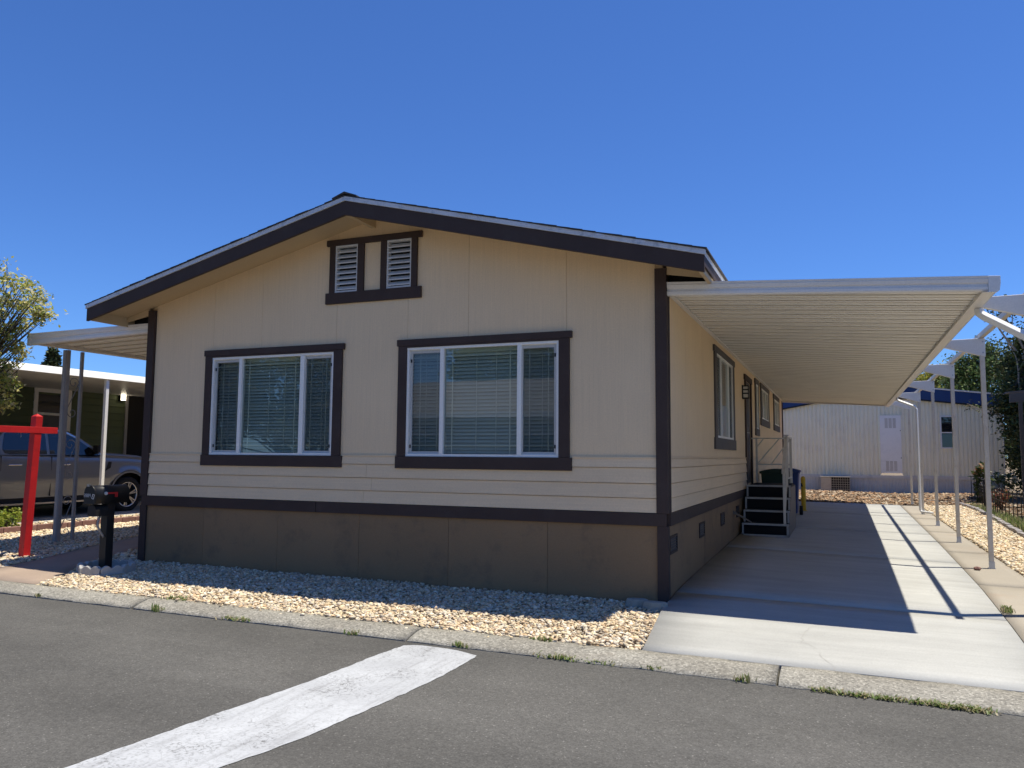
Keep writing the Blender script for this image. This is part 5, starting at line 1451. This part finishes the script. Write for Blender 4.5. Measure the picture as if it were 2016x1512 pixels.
weed('spiky weed left of the kerb joint before the driveway', 8.27, 8.36, -2.25, 60, .07, 5)
weed('long green weed strip on the road edge before the driveway', 8.80, 9.28, -2.275, 420, .035, 6, .03, 1.4)
weed('far right green weed strip along the road edge', 9.42, 9.80, -2.285, 620, .034, 7, .035, 1.6)
weed('tall weed on the kerb edge left of the stripe', 4.92, 4.99, -2.215, 45, .05, 8)
weed('leafy weed on the road edge midway left of the stripe', 3.5, 3.75, -2.215, 120, .05, 9, .03, 1.1)
weed('upright weed at the road edge below the gravel left part', 2.60, 2.68, -2.215, 60, .085, 10)
weed('grassy weed on the gravel edge at left', 2.50, 2.66, -1.90, 170, .06, 11, .035, 1.1)
weed('tiny weed near the left end of the kerb', .9, .96, -2.2, 35, .05, 12)
weed('weed between kerb and gravel right of centre', 6.55, 6.68, -1.92, 60, .05, 13)
V, F, c = tuft([(12.25+random.uniform(0, .3), random.uniform(9, 18), .12) for _ in range(160)], 3000, .16, 33, .06)
link('grass', np_mesh('grass', V, F, c), M['leaf'], kind='stuff', label='dry green grass between edging and iron fence', category='grass')
V, F, c = tuft([(10.46+random.uniform(-.02, .02), lerp(.8, .95, random.random()), zdrive(10.45, .8)) for _ in range(12)], 90, .06, 35, .02)
link('weed', np_mesh('weed', V, F, c), M['leaf'], label='weed in the joint between driveway and post strip', category='weed', group='weeds along the kerb')
b = MB(); b.add([(p[0]*.05+10.62, p[1]*.04+3.9, p[2]*.03+zdrive(10.6, 3.9)+.015) for p in ICO], [tuple(f) for f in IF]); b.build('pebble', M['redbrick'], None, label='single brown pebble lying on the post strip', category='pebble')

# ================================================================== across the street (seen in the window glass)
opp = thing('opposite_house', 'grey roofed house across the street, mirrored in the front windows', 'house')
oy = -18.0
b = MB(); b.box(-8.0, 3.0, oy-10, oy, -.3, 2.95); b.build('wall', M['opp_wall'], opp)
b = MB(); b.prism([(oy+.7, 3.0), (oy-5, 4.75), (oy-10.7, 3.0), (oy-10.7, 2.9), (oy+.7, 2.9)], 'yz', -8.6, 3.6); b.build('roof', paint('grey_shingle', (.24, .235, .23), .9, .2, 6, bump=.6), opp)
b = MB(); b.box(-8.62, 3.62, oy+.7, oy+.74, 2.84, 3.03); b.build('fascia', M['white'], opp)
for x0, x1 in ((-6.6, -4.6), (-1.6, .6)):
    b = MB(); b.box(x0-.08, x1+.08, oy, oy+.04, .9, 2.3); w_ = b.build('window', M['white'], opp)
    b = MB(); b.box(x0, x1, oy+.041, oy+.046, .98, 2.22); b.build('pane', M['car_glass'], w_)
big_tree('street_tree', 'broad green tree across the street, mirrored in the left window', -13.5, -19.5, -.1, 3.0, [(-13.5, -19.5, 5.0, 3.2, 2.8, 2.8, 170), (-16.5, -18.0, 3.4, 2.6, 2.2, 2.4, 90), (-11.5, -19.0, 2.4, 1.8, 1.5, 2.0, 60)], 24000, .24, np.concatenate([MDG*1.3, GOLD*.6]), 61, clump=.3)
big_tree('street_tree', 'tree rising behind the opposite house, mirrored in the right window', -7.0, -32, -.1, 4.0, [(-8.0, -32, 6.0, 3.0, 2.5, 2.8, 120)], 11000, .3, MDG*1.2, 62, clump=.35)
oc = slab(None, 'opposite_pavement', M['kerb'], -16.4, -14.02, lambda y: -40, lambda y: 40, lambda x, y: -.05, 3, 12, .1); oc['kind'] = 'structure'
